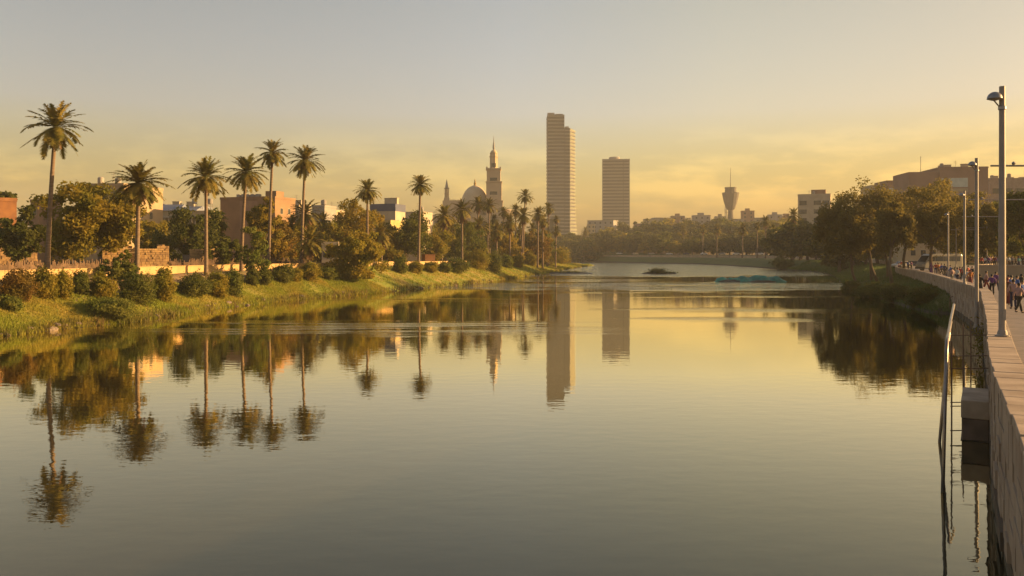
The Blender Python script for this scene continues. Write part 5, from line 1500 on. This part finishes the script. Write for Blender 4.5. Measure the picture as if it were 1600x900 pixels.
# ================================================================ people
def skin_mesh(name, verts, edges, radii, root=0, sub=1):
    me = bpy.data.meshes.new(name); me.from_pydata(verts, edges, []); me.update()
    o = bpy.data.objects.new(name, me); COL.objects.link(o)
    o.modifiers.new('skin', 'SKIN')
    sd = me.skin_vertices[0].data if me.skin_vertices else None
    if sd is None:
        bpy.context.view_layer.update(); sd = me.skin_vertices[0].data
    for i, r_ in enumerate(radii):
        sd[i].radius = (r_, r_)
        sd[i].use_root = (i == root)
    s_ = o.modifiers.new('sub', 'SUBSURF'); s_.levels = sub; s_.render_levels = sub
    bpy.context.view_layer.update()
    ev = o.evaluated_get(bpy.context.evaluated_depsgraph_get())
    m2 = bpy.data.meshes.new_from_object(ev)
    out = ([tuple(v.co) for v in m2.vertices], [tuple(p.vertices) for p in m2.polygons])
    bpy.data.objects.remove(o); bpy.data.meshes.remove(me); bpy.data.meshes.remove(m2)
    return out
def pose_joints(pose):
    """joint positions, facing -y; returns dict"""
    J = dict(pel=(0, 0, .95), bel=(0, 0, 1.12), che=(0, -.01, 1.33), nec=(0, 0, 1.475), hb=(0, -.015, 1.55), hm=(0, -.025, 1.625), ht=(0, -.01, 1.705))
    def arm(sx, fwd, bend, out=.05):
        sh = (sx * .185, 0, 1.405); el = (sx * (.225 + out), -fwd * .55, 1.12); wr = (sx * (.23 + out), -fwd - bend, .88 + bend * .7)
        hd = (sx * (.23 + out), -fwd - bend * 1.2 - .02, .80 + bend * 1.0)
        return sh, el, wr, hd
    def leg(sx, f, back):
        hp = (sx * .10, 0, .90); kn = (sx * .105, -f * .5 - .03, .50); an = (sx * .10, -f + .02, .09 + back); to = (sx * .115, -f - .15, .045 + back * .4)
        return hp, kn, an, to
    if pose == 'stand': A = (arm(1, .03, .02), arm(-1, .0, .03)); L_ = (leg(1, .02, 0), leg(-1, -.02, 0))
    elif pose == 'walk': A = (arm(1, -.16, .04), arm(-1, .16, .08)); L_ = (leg(1, .30, 0), leg(-1, -.30, .10))
    elif pose == 'stride': A = (arm(1, .14, .06), arm(-1, -.14, .05)); L_ = (leg(1, -.22, .07), leg(-1, .24, 0))
    elif pose == 'phone': A = (arm(1, .10, .28), arm(-1, .0, .03)); L_ = (leg(1, .06, 0), leg(-1, -.08, 0))
    elif pose == 'sit':
        J = {k: (v[0], v[1] + .02, v[2] - .42) for k, v in J.items()}
        A = []
        for sx in (1, -1):
            A.append(((sx * .185, .02, .985), (sx * .25, -.06, .72), (sx * .16, -.28, .60), (sx * .13, -.36, .585)))
        L_ = []
        for sx in (1, -1):
            L_.append(((sx * .10, 0, .50), (sx * .12, -.42, .50), (sx * .11, -.44, .10), (sx * .12, -.60, .05)))
    return J, A, L_
HR = dict(pel=.125, bel=.115, che=.135, nec=.055, hb=.072, hm=.092, ht=.07)
def make_person_meshes(pose, robe=False):
    J, A, L_ = pose_joints(pose)
    names = ['pel', 'bel', 'che', 'nec', 'hb', 'hm', 'ht']
    V = [J[k] for k in names]; Rd = [HR[k] for k in names]; E = [(i, i + 1) for i in range(6)]
    for a in A:
        o = len(V); V += list(a); Rd += [.055, .043, .03, .034]; E += [(2, o), (o, o + 1), (o + 1, o + 2), (o + 2, o + 3)]
    for g_ in L_:
        o = len(V); V += list(g_); Rd += [.09, .058, .04, .035]; E += [(0, o), (o, o + 1), (o + 1, o + 2), (o + 2, o + 3)]
    body = MB().add(*skin_mesh('body', V, E, Rd))
    hm = Vector(J['hm'])
    body.ball(hm + Vector((0, -.10, -.01)), .018, 6, (.8, 1.2, 1.4))          # nose
    for sx in (-1, 1):
        body.ball(hm + Vector((sx * .088, .005, -.005)), .024, 6, (.5, .8, 1.3))   # ears
    for a in A:                                                                  # five bent fingers on each hand
        h_, w_ = Vector(a[3]), Vector(a[2]); dr = (h_ - w_).normalized(); sd = dr.cross(Vector((1, 0, 0))).normalized()
        inw = Vector((-1 if h_.x > 0 else 1, 0, 0))
        for f_, ln in zip((-1.5, -.5, .5, 1.5), (.062, .075, .07, .055)):
            b_ = h_ + sd * f_ * .017 + dr * .012
            body.tube([b_, b_ + dr * ln * .55 + inw * .006, b_ + dr * ln + inw * .03], [.0095, .009, .0075], 5)
        b_ = w_ + dr * .03 + sd * -.03
        body.tube([b_, b_ + dr * .03 - sd * .025, b_ + dr * .06 - sd * .028 + inw * .01], [.011, .01, .008], 5)
    out = {'body': body.mesh('body', MSKIN, True)}
    V = [(J['pel'][0], J['pel'][1], J['pel'][2] - .02), J['bel'], J['che'], (J['nec'][0], J['nec'][1], J['nec'][2] - .035)]; Rd = [.15, .142, .16, .075]; E = [(0, 1), (1, 2), (2, 3)]
    for a in A:
        o = len(V); V += [a[0], a[1], tuple(Vector(a[1]).lerp(Vector(a[2]), .75))]; Rd += [.074, .062, .05]; E += [(2, o), (o, o + 1), (o + 1, o + 2)]
    out['shirt'] = MB().add(*skin_mesh('shirt', V, E, Rd)).mesh('shirt', MSKIN, True)
    if robe:
        z0 = J['pel'][2]
        pr = [(.15, z0 + .05), (.19, z0 - .2), (.24, z0 - .55), (.28, .14), (.27, .10)]
        out['long_skirt'] = MB().lathe(pr, 14).mesh('long_skirt', MSKIN, True)
        out['headscarf'] = MB().ball(hm + Vector((0, .015, .005)), .112, 10, (1, 1.05, 1.15)).lathe([(.17, J['che'][2] + .06), (.10, J['nec'][2] + .02)], 10).mesh('headscarf', MSKIN, True)
    else:
        V = [J['pel']]; Rd = [.14]; E = []
        for g_ in L_:
            o = len(V); V += list(g_[:3]); Rd += [.108, .078, .062]; E += [(0, o), (o, o + 1), (o + 1, o + 2)]
        out['trousers'] = MB().add(*skin_mesh('trousers', V, E, Rd)).mesh('trousers', MSKIN, True)
        out['hair'] = MB().ball(hm + Vector((0, .022, .028)), .1, 10, (1, 1.02, 1.0)).mesh('hair', MSKIN, True)
    sh = MB()
    for g_ in L_:
        c = (Vector(g_[2]) + Vector(g_[3])) / 2
        sh.ball((c.x, c.y, max(.04, c.z - .015)), .055, 8, (.9, 2.3, .85))
    out['shoes'] = sh.mesh('shoes', MSKIN, True)
    return out
MSKIN = mat('warm skin', (0.34, 0.20, 0.13), .6)
M_HAIR = mat('black hair', (0.018, 0.014, 0.012), .6)
M_SHOE = mat('dark shoes', (0.03, 0.027, 0.025), .6)
CLOTH = {k: cmat(k + ' cloth', c) for k, c in {'white': (.48, .46, .42), 'pale pink': (.34, .22, .20), 'red': (.35, .04, .03), 'orange': (.42, .15, .03), 'blue': (.04, .10, .32), 'pale blue': (.25, .34, .45), 'teal': (.04, .19, .19), 'purple': (.12, .04, .17), 'navy': (.02, .025, .07),
         'black': (.02, .02, .022), 'grey': (.18, .18, .18), 'brown': (.14, .08, .05), 'maroon': (.14, .025, .03), 'green': (.06, .15, .07), 'beige': (.26, .20, .13), 'yellow': (.45, .33, .05)}.items()}
PM = {}
for ps in ('stand', 'walk', 'stride', 'phone', 'sit'): PM[ps] = make_person_meshes(ps)
PM['robe'] = make_person_meshes('stand', True); PM['robe_walk'] = make_person_meshes('stride', True)
prng = random.Random(13)
def person(label, x, d, z, pose, top, low, rz=None, h=1.68, group='people on the promenade'):
    X = (x - CX) / F * d
    t_ = thing('person', label, 'person', (X, d, z), R(prng.uniform(0, 360)) if rz is None else R(rz), group, h / 1.76)
    for k, me in PM[pose].items():
        o = link(k, me, t_)
        m = {'body': MSKIN, 'hair': M_HAIR, 'shoes': M_SHOE, 'shirt': CLOTH[top], 'trousers': CLOTH[low], 'long_skirt': CLOTH[low], 'headscarf': CLOTH[low]}[k]
        o.material_slots[0].link = 'OBJECT'; o.material_slots[0].material = m
    return t_
VERB = {'stand': 'standing', 'walk': 'walking', 'stride': 'striding', 'phone': 'hand raised', 'sit': 'sitting', 'robe': 'in a headscarf standing', 'robe_walk': 'in a headscarf walking'}
crowd = [(1592, 43, 'walk', 'pale pink', 'black', 'nearest to the viewer at the right edge', 100), (1583.5, 46.5, 'stand', 'pale pink', 'navy', 'just behind the nearest walker', 170), (1573.5, 50, 'robe', 'brown', 'maroon', 'close behind the nearest lamp post', 150),
         (1580, 54, 'stride', 'blue', 'green', 'behind the headscarfed person at the nearest lamp', 200), (1597, 48, 'walk', 'blue', 'black', 'at the right edge behind the nearest walker', 20), (1589, 57, 'phone', 'blue', 'grey', 'at the right edge in the middle distance', 90),
         (1576, 60, 'stand', 'beige', 'brown', 'farther behind the nearest lamp post', 30), (1596, 62, 'robe', 'black', 'black', 'farther off at the right edge', 10),
         (1541, 68, 'walk', 'pale pink', 'maroon', 'between the second and nearest lamps, leftmost of three', 70), (1550, 62, 'phone', 'purple', 'black', 'between the second and nearest lamps, nearest of three', 160), (1556, 67, 'stride', 'purple', 'navy', 'between the second and nearest lamps, rightmost of three', 110),
         (1531, 62, 'robe_walk', 'black', 'black', 'right beside the second lamp post', 180), (1562, 72, 'stand', 'orange', 'grey', 'just left of the nearest lamp post, far side', 100),
         (1488, 86, 'stand', 'pale pink', 'grey', 'by the wall left of the third lamp', 200), (1496, 84, 'phone', 'white', 'navy', 'by the wall between farthest and third lamps', 100), (1500, 92, 'stand', 'red', 'black', 'behind the white shirted one near the third lamp', 140), (1504, 98, 'walk', 'teal', 'black', 'behind the third lamp', 60),
         (1511, 80, 'stand', 'pale blue', 'beige', 'just right of the third lamp', 180), (1516, 79, 'robe', 'orange', 'maroon', 'between the third and second lamps near the wall', 180), (1513, 96, 'walk', 'red', 'navy', 'farther back between the third and second lamps', 220), (1519, 92, 'stand', 'black', 'brown', 'left of the second lamp in the crowd', 100),
         (1462, 124, 'stand', 'red', 'navy', 'in front of the minibus side', 150), (1467, 121, 'phone', 'orange', 'brown', 'by the minibus, in the colourful cluster', 200), (1471, 119, 'walk', 'blue', 'black', 'right in the colourful cluster by the minibus', 90), (1465, 127, 'stand', 'yellow', 'grey', 'at the back of the cluster by the minibus', 180),
         (1476, 114, 'stand', 'navy', 'black', 'right of the colourful cluster', 120), (1481, 108, 'robe', 'navy', 'navy', 'at the foot of the farthest lamp', 170), (1485, 102, 'walk', 'blue', 'grey', 'just right of the farthest lamp', 250), (1455, 131, 'robe_walk', 'purple', 'purple', 'at the umbrella shaped tree trunk', 200),
         (1424, 158, 'stand', 'purple', 'black', 'at the front bumper of the minibus', 200), (1419, 160, 'stand', 'blue', 'navy', 'left of the minibus front', 120), (1408, 170, 'walk', 'red', 'grey', 'behind the wall left of the minibus', 90), (1413, 166, 'stand', 'black', 'black', 'at the tree left of the minibus', 60)]
for x, d, ps, top, low, where, rz in crowd:
    lab = ('person %s in %s %s' % (VERB[ps].replace('in a headscarf ', ''), low, 'robe and headscarf') if ps.startswith('robe') else 'person in %s shirt, %s trousers, %s' % (top, low, VERB[ps])) + ' ' + where
    if len(lab.split()) > 16: lab = lab.replace(' headscarf', ' scarf', 1).replace(', rightmost of three', ', rightmost').replace(', nearest of three', ', nearest').replace(', leftmost of three', ', leftmost').replace('between the second and nearest lamps', 'between second and nearest lamps')
    if len(lab.split()) > 16: print('LONG', len(lab.split()), lab)
    person(lab, x, d, 2.9, ps, top, low, rz, 1.55 + .2 * prng.random())
# sitters on the wall coping
for x, d, top, low, where in ((1402, 153, 'navy', 'black', 'left of the minibus'), (1398, 157, 'purple', 'navy', 'nearest the slim leaning tree')):
    X = float(np.interp(d, WL[:, 1], WL[:, 0])) + .3
    t_ = person('person in %s shirt sitting on the wall coping %s' % (top, where), CX + X / d * F, d, 3.40 - .40, 'sit', top, low, 60, 1.68, 'people sitting on the quay wall')
up = [(1534, 'red', 'black'), (1539, 'white', 'navy'), (1543, 'black', 'grey'), (1546, 'purple', 'navy'), (1550, 'pale pink', 'black'), (1554, 'maroon', 'black'), (1557, 'blue', 'grey'), (1560, 'brown', 'navy'), (1572, 'navy', 'black'), (1577, 'pale blue', 'brown'), (1582, 'grey', 'black'), (1587, 'beige', 'brown'), (1592, 'teal', 'navy'), (1598, 'black', 'brown')]
for i, (x, top, low) in enumerate(up):
    d = 113 + (i * 5) % 12
    ps = ('stand', 'walk', 'robe', 'stride', 'phone')[i % 5]
    side = 'left of the nearest lamp' if x < 1563 else 'right of the nearest lamp'
    lab = 'person in %s %s on the upper street %s' % (low if ps == 'robe' else top, 'robe and headscarf' if ps == 'robe' else 'shirt, %s trousers' % low, side)
    person(lab, x, d, 4.0, ps, top, low, None, 1.58 + .17 * prng.random(), 'people on the upper street')
